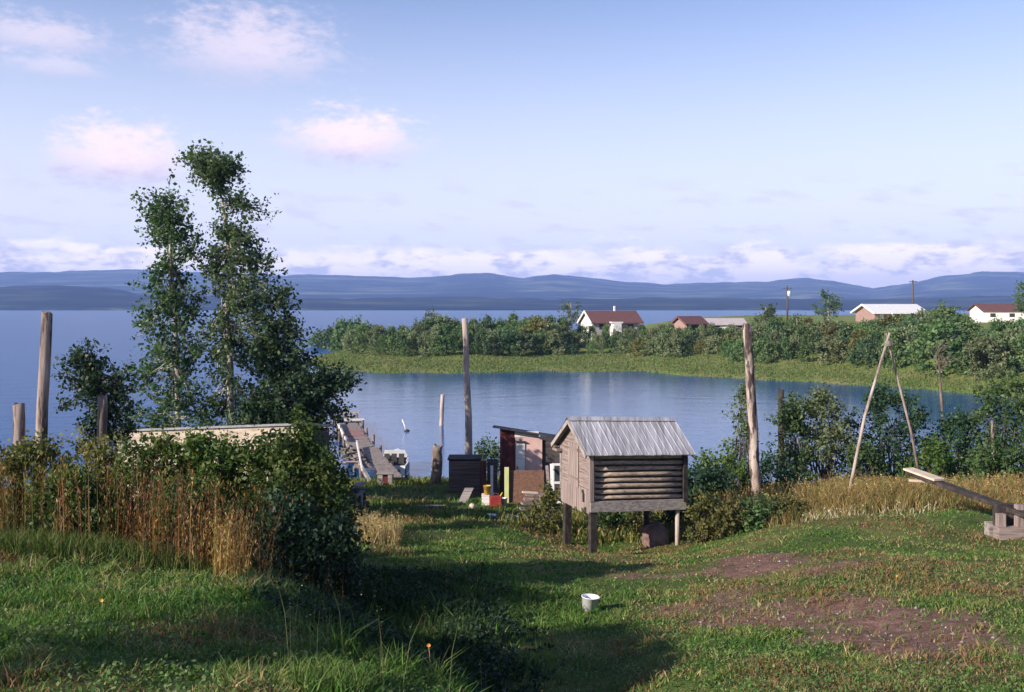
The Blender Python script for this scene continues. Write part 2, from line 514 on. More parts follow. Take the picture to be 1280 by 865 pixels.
def h1(x, y): return float(H(np.array([x]), np.array([y]))[0])


def dirt_mask(x, y):
    """bare trodden earth, 0..1"""
    n_ = fbm(x * 1.1, y * 1.1, 21, 4)
    m_ = np.zeros_like(x)
    for (px, py, d, rx, ry, s_) in ((955, 698, 17.3, 1.35, 1.5, 1.0), (1085, 795, 10.6, 1.35, 1.5, 1.0), (1000, 770, 12, 1.2, 1.2, .8), (1160, 800, 10.2, .9, .8, .8), (880, 745, 14, 1.1, 1.0, .7),
                                    (1180, 830, 9.0, .7, .7, .5), (860, 715, 17, 1.5, .5, .75), (1230, 745, 13, 1.0, .6, .5),
                                    (1040, 715, 15.5, .9, .8, .75), (760, 700, 20.5, 2.2, .5, .45), (905, 765, 12.6, .7, .9, .7),
                                    (560, 672, 23, 2.0, .7, .45), (30, 775, 8, .8, .4, .5)):
        q = P(px, py, d)
        r_ = np.sqrt(((x - q.x) / rx) ** 2 + ((y - q.y) / ry) ** 2)
        m_ = np.maximum(m_, s_ * sstep(r_ + (n_ - .5) * 1.8, 1.25, .55))
    return m_


def nonuni(segs):
    out = []
    for a, b, st in segs: out += list(np.arange(a, b, st))
    return np.array(out + [segs[-1][1]])


gx = nonuni([(-60, -16, 2.0), (-16, 16, .16), (16, 24, .5), (24, 70, 2.0)])
gy = nonuni([(-40, 2, 2.0), (2, 28, .16), (28, 48, .3), (48, 64, 1.0)])
GX, GY = np.meshgrid(gx, gy)
GZ = H(GX, GY)


def grid_faces(ny, nx):
    i = np.arange(ny * nx).reshape(ny, nx)
    return np.stack([i[:-1, :-1].ravel(), i[:-1, 1:].ravel(), i[1:, 1:].ravel(), i[1:, :-1].ravel()], 1)


def ground_mat():
    m_ = bpy.data.materials.new('meadow_ground')
    m_.use_nodes = True
    nt = m_.node_tree; gg = NG(nt); bs_ = nt.nodes['Principled BSDF']
    tcn = gg.n('ShaderNodeTexCoord').outputs['Object']
    n1 = gg.noise(tcn, .7, 6, .62); n2 = gg.noise(tcn, 7, 6, .65); n3 = gg.noise(tcn, 34, 4, .65)
    grass = gg.ramp(gg.m('ADD', gg.m('MULTIPLY', n1, .6), gg.m('MULTIPLY', n2, .4)),
                    [(.36, (.038, .062, .016)), (.50, (.070, .095, .025)), (.60, (.140, .125, .045)), (.70, (.19, .13, .07))])
    dirt = gg.ramp(gg.m('ADD', gg.m('MULTIPLY', n2, .6), gg.m('MULTIPLY', n3, .4)),
                   [(.35, (.085, .045, .035)), (.52, (.175, .100, .078)), (.66, (.26, .17, .135))])
    at = gg.n('ShaderNodeAttribute', attribute_name='dirt').outputs['Fac']
    fac = gg.ss(gg.m('ADD', at, gg.m('MULTIPLY', gg.m('SUBTRACT', n2, .5), 1.5)), .35, .75)
    cc = gg.mix(fac, grass, dirt)
    gg.put(bs_.inputs['Base Color'], cc)
    bs_.inputs['Roughness'].default_value = .95
    bs_.inputs['Specular IOR Level'].default_value = .1
    b = gg.n('ShaderNodeBump'); b.inputs['Strength'].default_value = .8; b.inputs['Distance'].default_value = .05
    gg.put(b.inputs['Height'], gg.m('ADD', n2, gg.m('MULTIPLY', n3, .5)))
    gg.put(bs_.inputs['Normal'], b.outputs[0])
    return m_


me = mesh_np('ground', np.c_[GX.ravel(), GY.ravel(), GZ.ravel()], [grid_faces(*GX.shape)],
             {'dirt': ('FLOAT', dirt_mask(GX.ravel(), GY.ravel()))}, smooth=True)
tag(link('ground', me, ground_mat()), 'grassy slope running down to the lake with bare earth patches', None, None, 'structure')

# ---- far bank of the cove
SH = np.array([(-60, 170), (-32, 146), (-29.5, 138), (-24, 124), (-20.5, 118), (-8, 117), (6, 119), (16, 121), (21, 112), (31, 103), (37.5, 97),
               (42.5, 88), (46, 82), (52, 70), (62, 62), (90, 58), (240, 55)])
BK = np.array([(-60, 150), (-32, 140), (-29, 160), (-26, 168), (0, 176), (20, 205), (50, 270), (90, 330), (240, 380)])


def bank_h(x, y):
    ys = np.interp(x, SH[:, 0], SH[:, 1]) + (fbm(x * .25, y * 0 + 3, 5, 3) - .5) * 5
    yb = np.interp(x, BK[:, 0], BK[:, 1])
    s_ = y - ys
    z = np.interp(s_, [-10, -2, 0, 2, 8, 22, 32, 60], [-1.5, -.3, 0, .22, .42, .8, 1.5, 2.3])
    rt = np.clip((x - 4) / 50, 0, 1)
    z = z + rt * np.clip((s_ - 14) / 62, 0, 1) * 3.1
    z = z + (fbm(x * .15, y * .15, 8, 3) - .5) * .5 * np.clip(s_ / 12, 0, 1)
    return np.minimum(z, np.interp(yb - y, [-12, 0, 3, 14], [-2, 0, .6, 12]))


bx, by = np.meshgrid(nonuni([(-62, 110, 1.2), (110, 230, 4)]), nonuni([(52, 190, 1.2), (190, 390, 4)]))
bz = bank_h(bx, by)
M['bank'] = mat('bank_meadow', [(.070, .115, .024), (.120, .165, .042), (.165, .180, .060), (.20, .175, .085)], .16, .95, .6, (1, 1, 1), .1,
                bscale=2.0, coord='Object', sharp=(.32, .68))
tag(link('far_bank', mesh_np('far_bank', np.c_[bx.ravel(), by.ravel(), bz.ravel()], [grid_faces(*bx.shape)], smooth=True), M['bank']),
    'green grassy spit of land across the cove', None, None, 'structure')

# ---- lake
def water_mat():
    m_ = bpy.data.materials.new('lake_water')
    m_.use_nodes = True
    nt = m_.node_tree; gg = NG(nt); bs_ = nt.nodes['Principled BSDF']
    bs_.inputs['Base Color'].default_value = (.006, .066, .21, 1)
    bs_.inputs['IOR'].default_value = 1.33
    bs_.inputs['Specular IOR Level'].default_value = .5
    ps = gg.n('ShaderNodeNewGeometry').outputs['Position']
    x, y, z = gg.sep(ps)[0:3]
    op = gg.m('MAXIMUM', gg.ss(y, 118, 165), gg.ss(gg.m('ADD', x, gg.m('MULTIPLY', y, .17)), -1.0, -9.0))
    v1 = gg.vm('MULTIPLY', ps, (.8, 1.6, 1))
    n1 = gg.noise(v1, 2.2, 4, .6); n2 = gg.noise(gg.vm('MULTIPLY', ps, (.25, .5, 1)), 1.0, 4, .6)
    hh = gg.m('ADD', gg.m('MULTIPLY', n1, .025), gg.m('MULTIPLY', n2, .07))
    pat = gg.noise(gg.vm('MULTIPLY', ps, (.012, .05, 1)), 1.0, 4, .6)
    st = gg.m('MULTIPLY', gg.m('ADD', .5, gg.m('MULTIPLY', op, 2.4)), gg.m('ADD', .6, gg.m('MULTIPLY', pat, .8)))
    b = gg.n('ShaderNodeBump'); b.inputs['Distance'].default_value = 1.0
    gg.put(b.inputs['Strength'], st)
    gg.put(b.inputs['Height'], hh)
    gg.put(bs_.inputs['Normal'], b.outputs[0])
    gg.put(bs_.inputs['Roughness'], gg.m('ADD', .09, gg.m('MULTIPLY', op, .2)))
    return m_


wx = np.array([-8500, -3000, -600, -150, -60, 0, 60, 150, 600, 3000, 8500.0])
wy = np.array([30, 60, 120, 200, 400, 1000, 2500, 4000.0])
WX, WY = np.meshgrid(wx, wy)
tag(link('lake_water', mesh_np('lake_water', np.c_[WX.ravel(), WY.ravel(), np.zeros(WX.size)], [grid_faces(*WX.shape)]), water_mat()),
    'blue rippled lake water', None, None, 'structure')

# ---- hills over the lake
RIDGE = np.array([(-6000, 340), (-2500, 350), (-900, 338), (-400, 345), (0, 341), (100, 338), (170, 337), (300, 343), (430, 344), (500, 347), (540, 346),
                  (580, 342), (612, 342), (650, 347), (690, 343), (722, 346), (780, 352), (850, 355), (900, 353), (960, 352), (1010, 347),
                  (1040, 351), (1092, 361), (1130, 354), (1180, 345), (1230, 340), (1280, 341), (1400, 347), (1800, 338), (2600, 350), (6000, 340)], float)
LOW = np.array([(-6000, 360), (-900, 362), (-300, 366), (0, 358), (70, 356), (130, 359), (175, 367), (260, 371), (430, 374), (560, 371), (700, 374),
                (850, 372), (1000, 375), (1150, 372), (1280, 370), (1800, 366), (6000, 362)], float)


def hills(name, prof, rows, label, seed, amp, mt):
    us = np.concatenate([np.linspace(-4.0, -.62, 130), np.linspace(-.6, .6, 420), np.linspace(.62, 4.0, 130)])
    px = us * F + 640
    V = []
    zt = np.interp(px, prof[:, 0], prof[:, 1])
    for D, k in rows:
        zr = (384 - zt) / F * rows_peak[name] + EYE
        nz = fbm(us * 38 + D * .01, us * 0 + D * .004, seed, 5) - .5
        xx = us * D
        z = zr * k + nz * amp * (1 if k > .2 else .25) * (.4 + k)
        if k <= 0: z = np.full_like(z, -6.0)
        V.append(np.c_[xx, np.full_like(xx, D) + nz * 60, z])
    me_ = mesh_np(name, np.concatenate(V), [grid_faces(len(rows), len(us))], smooth=True)
    tag(link(name, me_, mt), label, None, None, 'structure')


rows_peak = {'near_hills': 2950.0, 'far_hills': 6000.0}
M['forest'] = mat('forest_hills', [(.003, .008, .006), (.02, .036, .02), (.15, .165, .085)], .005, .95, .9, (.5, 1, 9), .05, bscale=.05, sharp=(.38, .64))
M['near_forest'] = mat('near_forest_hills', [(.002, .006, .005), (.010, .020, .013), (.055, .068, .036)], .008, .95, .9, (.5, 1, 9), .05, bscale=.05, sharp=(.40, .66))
hills('near_hills', LOW, [(2405, 0), (2420, .1), (2480, .25), (2600, .55), (2750, .85), (2950, 1.0), (3150, .85), (3500, .55), (3900, .35)],
      'low dark wooded shore across the lake', 5, 9, M['near_forest'])
hills('far_hills', RIDGE, [(3600, 0), (3700, .08), (4100, .25), (4600, .45), (5100, .66), (5600, .88), (6000, 1.0), (6400, .85), (7000, .55)],
      'long blue wooded hills beyond the lake', 15, 16, M['forest'])

# ---- air
def haze():
    b = MB().box((0, 3500, 125), (17800, 8200, 270))
    m_ = bpy.data.materials.new('haze_air')
    m_.use_nodes = True
    nt = m_.node_tree
    nt.nodes.clear()
    pv = nt.nodes.new('ShaderNodeVolumePrincipled')
    pv.inputs['Color'].default_value = (.30, .46, 1.0, 1)
    pv.inputs['Density'].default_value = 1.55e-4
    pv.inputs['Anisotropy'].default_value = 0.0
    out = nt.nodes.new('ShaderNodeOutputMaterial')
    nt.links.new(pv.outputs[0], out.inputs[1])
    tag(b.build('haze', m_), 'blue morning haze over the lake', None, None, 'stuff')


haze()

# ------------------------------------------------------------------ foliage builders
def unit(a): return a / np.maximum(np.linalg.norm(a, axis=1, keepdims=True), 1e-6)


def leaf_quads(pts, size, asp=.62, up=.5, droop=0.0, r_=None, vo=None):
    r_ = r_ or rng
    n = len(pts)
    nn = unit(r_.normal(size=(n, 3)) + np.array([0, 0, up]))
    u = unit(np.cross(nn, r_.normal(size=(n, 3))))
    u[:, 2] -= droop
    u = unit(u)
    v = unit(np.cross(nn, u))
    s_ = (size * r_.uniform(.45, 1.4, n))[:, None]
    V = np.stack([pts - u * s_ * .5, pts + v * s_ * asp * .5 - u * s_ * .05, pts + u * s_ * .5, pts - v * s_ * asp * .5 - u * s_ * .05], 1).reshape(-1, 3)
    Fc = np.arange(n * 4).reshape(n, 4)
    val = np.clip(r_.normal(.45, .20, n) + (0 if vo is None else vo), 0, 1)
    return V, Fc, np.repeat(val, 4)


def ellipsoid(n, c_, rad, r_=None, shell=.45):
    r_ = r_ or rng
    d = unit(r_.normal(size=(n, 3)))
    t = (r_.uniform(0, 1, n) ** (1 / 3.0)) * (1 - shell) + shell * r_.uniform(.75, 1, n)
    return np.asarray(c_) + d * t[:, None] * np.asarray(rad)


def twigs(n, outward, r_, length):
    o = np.asarray(outward, float); o = o / max(1e-6, np.linalg.norm(o))
    d = unit(r_.normal(size=(n, 3)) * .75 + o * .55 + np.array([0, 0, .45]))
    return d, length * r_.uniform(.45, 1.15, n)


def branch(mb, a, b, r0, r1, sag=.12, seg=5):
    a, b = Vector(a), Vector(b)
    mid = a.lerp(b, .5) + Vector((random.uniform(-1, 1), random.uniform(-1, 1), random.uniform(-.2, 1))) * (b - a).length * sag
    mb.tube([a, mid, b], [r0, (r0 + r1) / 2, r1], seg, 0, cap=False)


def along(path, t):
    n = len(path) - 1
    i = min(int(t * n), n - 1); f = t * n - i
    return path[i].lerp(path[i + 1], f)


def crown_tree(name, label, trunk, r0, r1, clumps, leaf, lm, bark, per=70, spread=.30, cat='tree', group=None, up=.4, thin=1.0):
    """trunk: list of points; clumps: (centre, radii, number of leafy sprays)"""
    t = thing(name, label, cat, trunk[0], group)
    mb = MB()
    n = len(trunk)
    mb.tube(trunk, [r0 + (r1 - r0) * i / (n - 1) for i in range(n)], 9, .06)
    zs = [p_.z for p_ in trunk]
    L = []; VO = []
    for (c_, rad, ns) in clumps:
        for s_ in ellipsoid(max(2, int(ns * thin + .5)), c_, rad):
            sv_ = Vector(s_)
            hor = math.hypot(sv_.x - c_[0], sv_.y - c_[1])
            zz = min(max(sv_.z - (.35 + .55 * random.random()) * max(.4, (Vector((sv_.x, sv_.y, 0)) - Vector((trunk[n // 2].x, trunk[n // 2].y, 0))).length * .6),
                         zs[0] + .25 * (zs[-1] - zs[0]) * random.uniform(.3, 1)), zs[-1])
            tt = (zz - zs[0]) / (zs[-1] - zs[0])
            a = along(trunk, max(0, min(1, tt)))
            branch(mb, a, sv_, .012 + .02 * (1 - tt), .005)
            k = int(per * random.uniform(.6, 1.3)); o0 = random.gauss(0, .16)
            dd_, tt_ = twigs(5, np.array(s_) - np.array([trunk[n // 2].x, trunk[n // 2].y, s_[2] - .5]), rng, spread * 2.6)
            for j in range(5):
                mb.tube([sv_, sv_ + Vector(dd_[j]) * .9 * tt_[j]], [.006, .003], 3, 0, cap=False)
            ji = rng.integers(0, 5, k)
            q = dd_[ji] * (tt_[ji] * rng.uniform(.05, 1.05, k) ** .8)[:, None] + rng.normal(size=(k, 3)) * spread * .30 + s_
            # leaves also along the outer half of the twig
            m2 = k // 3
            f = rng.uniform(.45, 1, (m2, 1))
            q2 = np.array(a) * (1 - f) + np.array(s_) * f + rng.normal(size=(m2, 3)) * spread * .45
            L.append(np.concatenate([q, q2])); VO.append(np.full(k + m2, o0))
    mb.build('trunk', bark, t)
    V, Fc, val = leaf_quads(np.concatenate(L), leaf, .7, up, 0, None, np.concatenate(VO))
    link('crown', mesh_np('crown', V, [Fc], {'v': ('FLOAT', val)}), lm, t)
    return t


def bush_data(h, wd, sprays, per, leaf, r_, stems=6, bottom=.06, dense=.3, lean=0.0, shape='round', nleafscale=1.0):
    """a shrub at the origin: (leaf arrays, stem builder)"""
    mb = MB(); L = []; VO = []
    for i in range(sprays):
        z = h * (bottom + (1 - bottom) * r_.uniform(0, 1) ** .8)
        f = z / h
        if shape == 'round': ring = math.sqrt(max(0.02, 1 - (max(f - .35, 0) / .65) ** 2)) * (.75 + .25 * min(1, f / .3))
        elif shape == 'tall': ring = (1 - f) ** .55 * (.45 + .55 * min(1, f / .3)) + .08
        else: ring = .5 + .5 * f if f < .8 else 1.6 * (1.02 - f) + .1
        a = r_.uniform(0, 2 * math.pi); rr = wd * .5 * ring * r_.uniform(.1, 1) ** .5 * r_.uniform(.8, 1.15)
        c_ = np.array([rr * math.cos(a) + lean * f * h, rr * math.sin(a), z * r_.uniform(.92, 1.06)])
        k = int(per * r_.uniform(.6, 1.4))
        dd_, tt_ = twigs(4, c_ - np.array([0, 0, h * .25]), r_, dense * 2.6)
        ji = r_.integers(0, 4, k)
        q = dd_[ji] * (tt_[ji] * r_.uniform(0, 1.05, k))[:, None] + r_.normal(size=(k, 3)) * dense * .34
        L.append(q + c_); VO.append(np.full(k, r_.normal(0, .17)))
        if i % max(1, sprays // (stems * 4)) == 0:
            b0 = Vector((r_.normal() * wd * .07, r_.normal() * wd * .07, -.1))
            branch(mb, b0, c_, .012 + .008 * h, .004, .14, 4)
    pts = np.concatenate(L)
    pts[:, 2] = np.maximum(pts[:, 2], .02)
    return leaf_quads(pts, leaf * nleafscale, .62, .45, .15, r_, np.concatenate(VO)), mb


def shrub(name, label, x, y, h, wd, sprays, per, leaf, lm, group=None, dense=.25, shape='round', cat='shrub', z=None, bottom=.05, lean=0.0, bark=None):
    z = (h1(x, y) if z is None else z) - .05
    t = thing(name, label, cat, (x, y, z), group)
    (V, Fc, val), mb = bush_data(h, wd, sprays, per, leaf, rng, 6, bottom, dense, lean, shape)
    off = np.array([x, y, z])
    link('foliage', mesh_np('foliage', V + off, [Fc], {'v': ('FLOAT', val)}), lm, t)
    me_ = mb.mesh('stems'); me_.transform(Matrix.Translation(off))
    link('stems', me_, bark or M['bark'], t)
    return t


# ------------------------------------------------------------------ far bank: houses, poles, shrubs
def house(name, label, px, d, z0, yaw, L, W, hw, hr, wall, gable, roof, over=.45, feats=(), cat='house'):
    x0 = (px - 640) / F * d
    t = thing(name, label, cat, (x0, d, z0))
    cy, sy = math.cos(R(yaw)), math.sin(R(yaw))
    def K(u, v, w_): return Vector((x0 + u * cy - v * sy, d + u * sy + v * cy, z0 + w_))
    def kb(mb, u0, u1, v0, v1, w0, w1):
        return mb.hexa([K(u0, v0, w0), K(u1, v0, w0), K(u1, v1, w0), K(u0, v1, w0), K(u0, v0, w1), K(u1, v0, w1), K(u1, v1, w1), K(u0, v1, w1)])
    a, b = L / 2, W / 2
    for s_ in (-1, 1):
        q = [K(-a, s_ * b, -1.5), K(a, s_ * b, -1.5), K(a, s_ * b, hw), K(-a, s_ * b, hw)]
        MB().add(q, [(0, 1, 2, 3) if s_ < 0 else (3, 2, 1, 0)]).build('wall', M[wall], t)
    for s_ in (-1, 1):
        q = [K(s_ * a, -b, -1.5), K(s_ * a, b, -1.5), K(s_ * a, b, hw), K(s_ * a, 0, hw + hr - .06), K(s_ * a, -b, hw)]
        MB().add(q, [(0, 1, 2, 3, 4) if s_ > 0 else (4, 3, 2, 1, 0)]).build('gable_wall', M[gable], t)
    mb = MB(); sl_ = hr / b
    for s_ in (-1, 1):
        q = []
        for dz_ in (0.0, .16):
            q += [K(-a - over, s_ * (b + over), hw - sl_ * over + dz_), K(a + over, s_ * (b + over), hw - sl_ * over + dz_),
                  K(a + over, 0, hw + hr + dz_), K(-a - over, 0, hw + hr + dz_)]
        mb.hexa(q)
    rf = mb.build('roof', M[roof], t)
    for (kind, side, u0, u1, w0, w1, mt) in feats:
        mb = MB()
        if side == 'front': kb(mb, u0, u1, -b - .06, -b + .03, w0, w1)
        elif side == 'left': kb(mb, -a - .06, -a + .03, u0, u1, w0, w1)
        elif side == 'porch':
            kb(mb, u0, u1, -b - 1.5, -b + .02, w0, w1)
        elif side == 'roof': kb(mb, u0, u1, -.15, .15, w0, w1)
        elif side == 'frame': kb(mb, u0, u1, -b - 1.4, -b - 1.2, w0, w1)
        elif side == 'fascia': kb(mb, -a - over - .03, a + over + .03, -b - over - .06, -b - over + .03, hw - sl_ * over - .12, hw - sl_ * over + .14)
        elif side == 'barge':
            for s_ in (-1, 1):
                mb.beam(K(-a - over - .05, s_ * (b + over), hw - sl_ * over + .04), K(-a - over - .05, 0, hw + hr + .06), .12, .3)
        mb.build(kind, M[mt], rf if kind in ('chimney', 'barge_board', 'fascia') else t)
    return t


house('white_house', 'white gabled house with dark red roof and small porch behind the shrubs', 763, 165, 3.6, 16, 8.6, 6.0, 1.9, 1.75, 'wall_white_shaded', 'wall_white', 'roof_red',
      feats=[('barge_board', 'barge', 0, 0, 0, 0, 'white'), ('window', 'front', -3.2, -2.0, .7, 1.6, 'wall_dark'), ('porch', 'porch', -1.2, .2, -1, 1.7, 'wall_white'),
             ('door', 'left', -1.8, -.9, -.4, 1.2, 'wall_dark'), ('window', 'front', 1.6, 3.0, .7, 1.5, 'wall_dark'), ('chimney', 'roof', .6, .85, 3.5, 4.6, 'white'),
             ('porch_roof', 'porch', -1.5, .5, 1.72, 1.95, 'white')])
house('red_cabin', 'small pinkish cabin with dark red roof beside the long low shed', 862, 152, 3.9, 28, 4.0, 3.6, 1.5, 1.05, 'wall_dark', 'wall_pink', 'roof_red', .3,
      feats=[('barge_board', 'barge', 0, 0, 0, 0, 'roof_red')], cat='cabin')
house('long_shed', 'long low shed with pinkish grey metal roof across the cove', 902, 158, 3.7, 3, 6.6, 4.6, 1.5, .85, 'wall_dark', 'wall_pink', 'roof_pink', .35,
      feats=[('door', 'front', -1, .4, -.5, 1.2, 'wall_white')], cat='shed')
house('pale_roofed_house', 'reddish house with pale metal roof and white door behind the shrubs', 1112, 170, 5.2, 12, 9.6, 6.0, 2.0, 1.2, 'wall_pink', 'wall_pink', 'roof_white', .6,
      feats=[('barge_board', 'barge', 0, 0, 0, 0, 'white'), ('door', 'front', -3.9, -3.2, -.6, 1.6, 'white'), ('porch_post', 'frame', -2.4, -2.2, -1, 1.9, 'white'),
             ('window', 'front', -1.2, .2, .5, 1.5, 'wall_dark'), ('window', 'front', 1.6, 3.0, .5, 1.5, 'wall_dark'), ('fascia', 'fascia', 0, 0, 0, 0, 'white')])
house('long_white_house', 'long white house with red brown roof at the right end of the far bank', 1262, 160, 5.5, -6, 10.6, 6.0, 2.0, .95, 'wall_white', 'wall_white', 'roof_red', .4,
      feats=[('window', 'front', -4.2, -3.4, .9, 1.5, 'wall_dark'), ('window', 'front', -1.2, -.4, .9, 1.5, 'wall_dark'), ('basement_wall', 'front', -4.6, 5.0, -1.5, -.35, 'wall_pink'),
             ('basement_opening', 'porch', -2.0, .6, -1.3, -.55, 'wall_dark'), ('basement_opening', 'porch', 1.4, 2.6, -1.3, -.55, 'wall_dark')])


def utility(px, top, d, label, lampz, lampmat):
    p = P(px, top, d); zb = float(bank_h(np.array([p.x]), np.array([d]))[0]) - .3
    t = thing('utility_pole', label, 'utility pole', (p.x, d, zb))
    MB().tube([(p.x, d, zb), (p.x + .05, d, (zb + p.z) / 2), (p.x, d, p.z)], [.20, .18, .14], 8).build('pole', M['bark'], t)
    if lampz is not None:
        MB().lathe((p.x + .32, d - .1, lampz - .5), [(.01, 0), (.3, .02), (.32, .9), (.28, 1.0), (.01, 1.02)], 10).build('transformer', M[lampmat], t)
        MB().beam((p.x - .9, d - .2, p.z - .5), (p.x + .9, d - .2, p.z - .5), .12, .14).build('crossarm', M['bark'], t)
    else:
        MB().beam((p.x - .7, d - .2, p.z - .3), (p.x + .7, d - .2, p.z - .3), .12, .14).build('crossarm', M['bark'], t)


utility(984, 357, 185, 'thin utility pole with a pale transformer standing in front of the hills', P(984, 367, 185).z, 'white')
utility(1141, 350, 178, 'brown utility pole rising behind the pale roofed house', None, None)

TOPS = np.array([(380, 415), (398, 411), (420, 405), (450, 402), (480, 404), (520, 402), (560, 398), (600, 399), (640, 397), (685, 396), (712, 406), (722, 410),
                 (745, 411), (765, 406), (800, 407), (830, 404), (860, 409), (900, 405), (930, 406), (960, 402), (1000, 400), (1040, 403), (1070, 404),
                 (1100, 399), (1140, 393), (1180, 388), (1215, 404), (1262, 407), (1300, 400)], float)
FAR_KINDS = [('mid', 'dense mid green shrub in the belt along the far bank', 'mid green shrubs along the far bank'),
             ('pale', 'soft pale grey green willow in the belt along the far bank', 'pale willows along the far bank'),
             ('dark', 'dark blue green bush in the belt along the far bank', 'dark bushes along the far bank'),
             ('olive', 'yellowish olive shrub in the belt along the far bank', 'olive shrubs along the far bank')]
far_src = {}
frng = np.random.default_rng(77)
for k, (lm, lab, grp) in enumerate(FAR_KINDS):
    for s_ in range(3):
        (V, Fc, val), mb = bush_data(4.0, 4.4, 64, 36, .32, frng, 6, .03, .36, 0, ('round', 'tall', 'round')[s_])
        far_src[k, s_] = mesh_np('far_shrub', V, [Fc], {'v': ('FLOAT', val)})
        far_src[k, s_].materials.append(LM['far_' + lm])


def far_shrub(px, y, toppy, k, s_, name='far_shrub'):
    x = (px - 640) / F * y
    z = float(bank_h(np.array([x]), np.array([y]))[0]) - .15
    top = EYE - (toppy - 384) / F * y
    h = max(1.2, top - z)
    o = bpy.data.objects.new(name, far_src[k, s_]); COL.objects.link(o)
    o.location = (x, y, z)
    wd = h * frng.uniform(.85, 1.25) if s_ != 1 else h * frng.uniform(.6, .8)
    wd = min(wd, 7.0)
    o.scale = (wd / 4.4, wd / 4.4, h / 4.2)
    o.rotation_euler = (0, 0, frng.uniform(0, 6.28))
    tag(o, FAR_KINDS[k][1], 'shrub', FAR_KINDS[k][2])


for row, (back, dtop, step, x0, x1) in enumerate(((24, 17, 15, 432, 1330), (31, 8, 16, 420, 1330), (39, 1, 14, 396, 1330), (50, 2, 17, 700, 1330), (63, 2, 22, 830, 1330))):
    px = x0 + 3.0
    while px < x1:
        u = (px - 640) / F
        yy = 120.0
        for _ in range(30): yy = .5 * yy + .5 * (np.interp(u * yy, SH[:, 0], SH[:, 1]) + back)
        y = yy + frng.uniform(-3, 3)
        tp = np.interp(px, TOPS[:, 0], TOPS[:, 1]) + dtop + frng.uniform(-4, 6)
        r_ = frng.uniform()
        if px < 700: k = 0 if r_ < .50 else 1 if r_ < .80 else 2 if r_ < .95 else 3
        elif px < 960: k = 1 if r_ < .5 else 0 if r_ < .82 else 3 if r_ < .90 else 2
        else: k = 0 if r_ < .50 else 2 if r_ < .72 else 3 if r_ < .83 else 1
        far_shrub(px, y, tp, k, int(frng.integers(0, 3)))
        px += step * frng.uniform(.75, 1.25)


def slim_tree(name, label, px, toppy, d, wd, lm, n, bare=0.0, group=None):
    x = (px - 640) / F * d
    z = float(bank_h(np.array([x]), np.array([d]))[0]) - .2
    h = EYE - (toppy - 384) / F * d - z
    tr = [Vector((x + .1 * math.sin(i), d, z + h * i / 5)) for i in range(6)]
    cl = [((x, d, z + h * f), (wd * r_, wd * r_, h * .13), max(2, int(n * r_))) for f, r_ in ((.45, 1), (.6, .95), (.75, .75), (.9, .45)) if f > bare]
    return crown_tree(name, label, tr, .14, .03, cl, .30, lm, M['bark_pale'], 30, .42, group=group)


slim_tree('poplar_tree', 'tall green poplar rising above the shrubs near the utility pole', 1035, 366, 150, 2.2, LM['mid'], 12)
slim_tree('poplar_tree', 'rounded grey green tree left of the poplar on the far bank', 958, 383, 150, 2.2, LM['mid'], 12)
slim_tree('birch_tree', 'slender birch with white bare trunk and small top on the far bank', 997, 398, 128, 1.1, LM['mid'], 5, .7)
slim_tree('poplar_tree', 'pale misty tree left of the white gabled house', 714, 378, 172, 2.3, LM['pale'], 12)
slim_tree('poplar_tree', 'leafy treetop at the right edge above the long white house', 1284, 352, 140, 2.0, LM['mid'], 14)
slim_tree('poplar_tree', 'pale green tree at the left middle of the far shrub belt', 540, 388, 158, 1.7, LM['pale'], 10)

# reeds at the far waterline and meadow tufts
def blades(name, x, y, z, h, wdt, col, lean=.35, r_=None, label=None, cat='grass', heads=None):
    r_ = r_ or rng
    n = len(x)
    a = r_.uniform(0, 2 * math.pi, n); b = r_.uniform(0, 2 * math.pi, n)
    ln = h * lean * r_.uniform(.2, 1.3, n)
    base = np.c_[x, y, z]
    sx = np.c_[np.cos(b), np.sin(b), np.zeros(n)] * (wdt / 2)[:, None]
    ld = np.c_[np.cos(a), np.sin(a), np.zeros(n)]
    mid = base + ld * (ln * .35)[:, None] + np.c_[np.zeros(n), np.zeros(n), h * .6]
    tip = base + ld * ln[:, None] + np.c_[np.zeros(n), np.zeros(n), h * .97]
    V = np.stack([base - sx, base + sx, mid + sx * .8, mid - sx * .8, tip], 1).reshape(-1, 3)
    i = np.arange(n) * 5
    q = np.stack([i, i + 1, i + 2, i + 3], 1); t3 = np.stack([i + 3, i + 2, i + 4], 1)
    cc = np.repeat(np.c_[col, np.ones(n)], 5, 0)
    return V, [q, t3], cc, tip


def stuff(name, parts, label):
    """parts: list of (V, [faces], colours) joined in ONE object"""
    Vs, Q, T, C_, b = [], [], [], [], 0
    for V, fs, cc in parts:
        for f in fs:
            (Q if f.shape[1] == 4 else T).append(f + b)
        Vs.append(V); C_.append(cc); b += len(V)
    fs = ([np.concatenate(Q)] if Q else []) + ([np.concatenate(T)] if T else [])
    me_ = mesh_np(name, np.concatenate(Vs), fs, {'Col': ('FLOAT_COLOR', np.concatenate(C_))})
    return tag(link(name, me_, LM['col']), label, None, None, 'stuff')


def palette(n, cols, weights, r_=None, jit=.18):
    r_ = r_ or rng
    c_ = np.array(cols)[r_.choice(len(cols), n, p=np.array(weights) / np.sum(weights))]
    return np.clip(c_ * (1 + r_.normal(0, jit, (n, 1))), .004, .8)


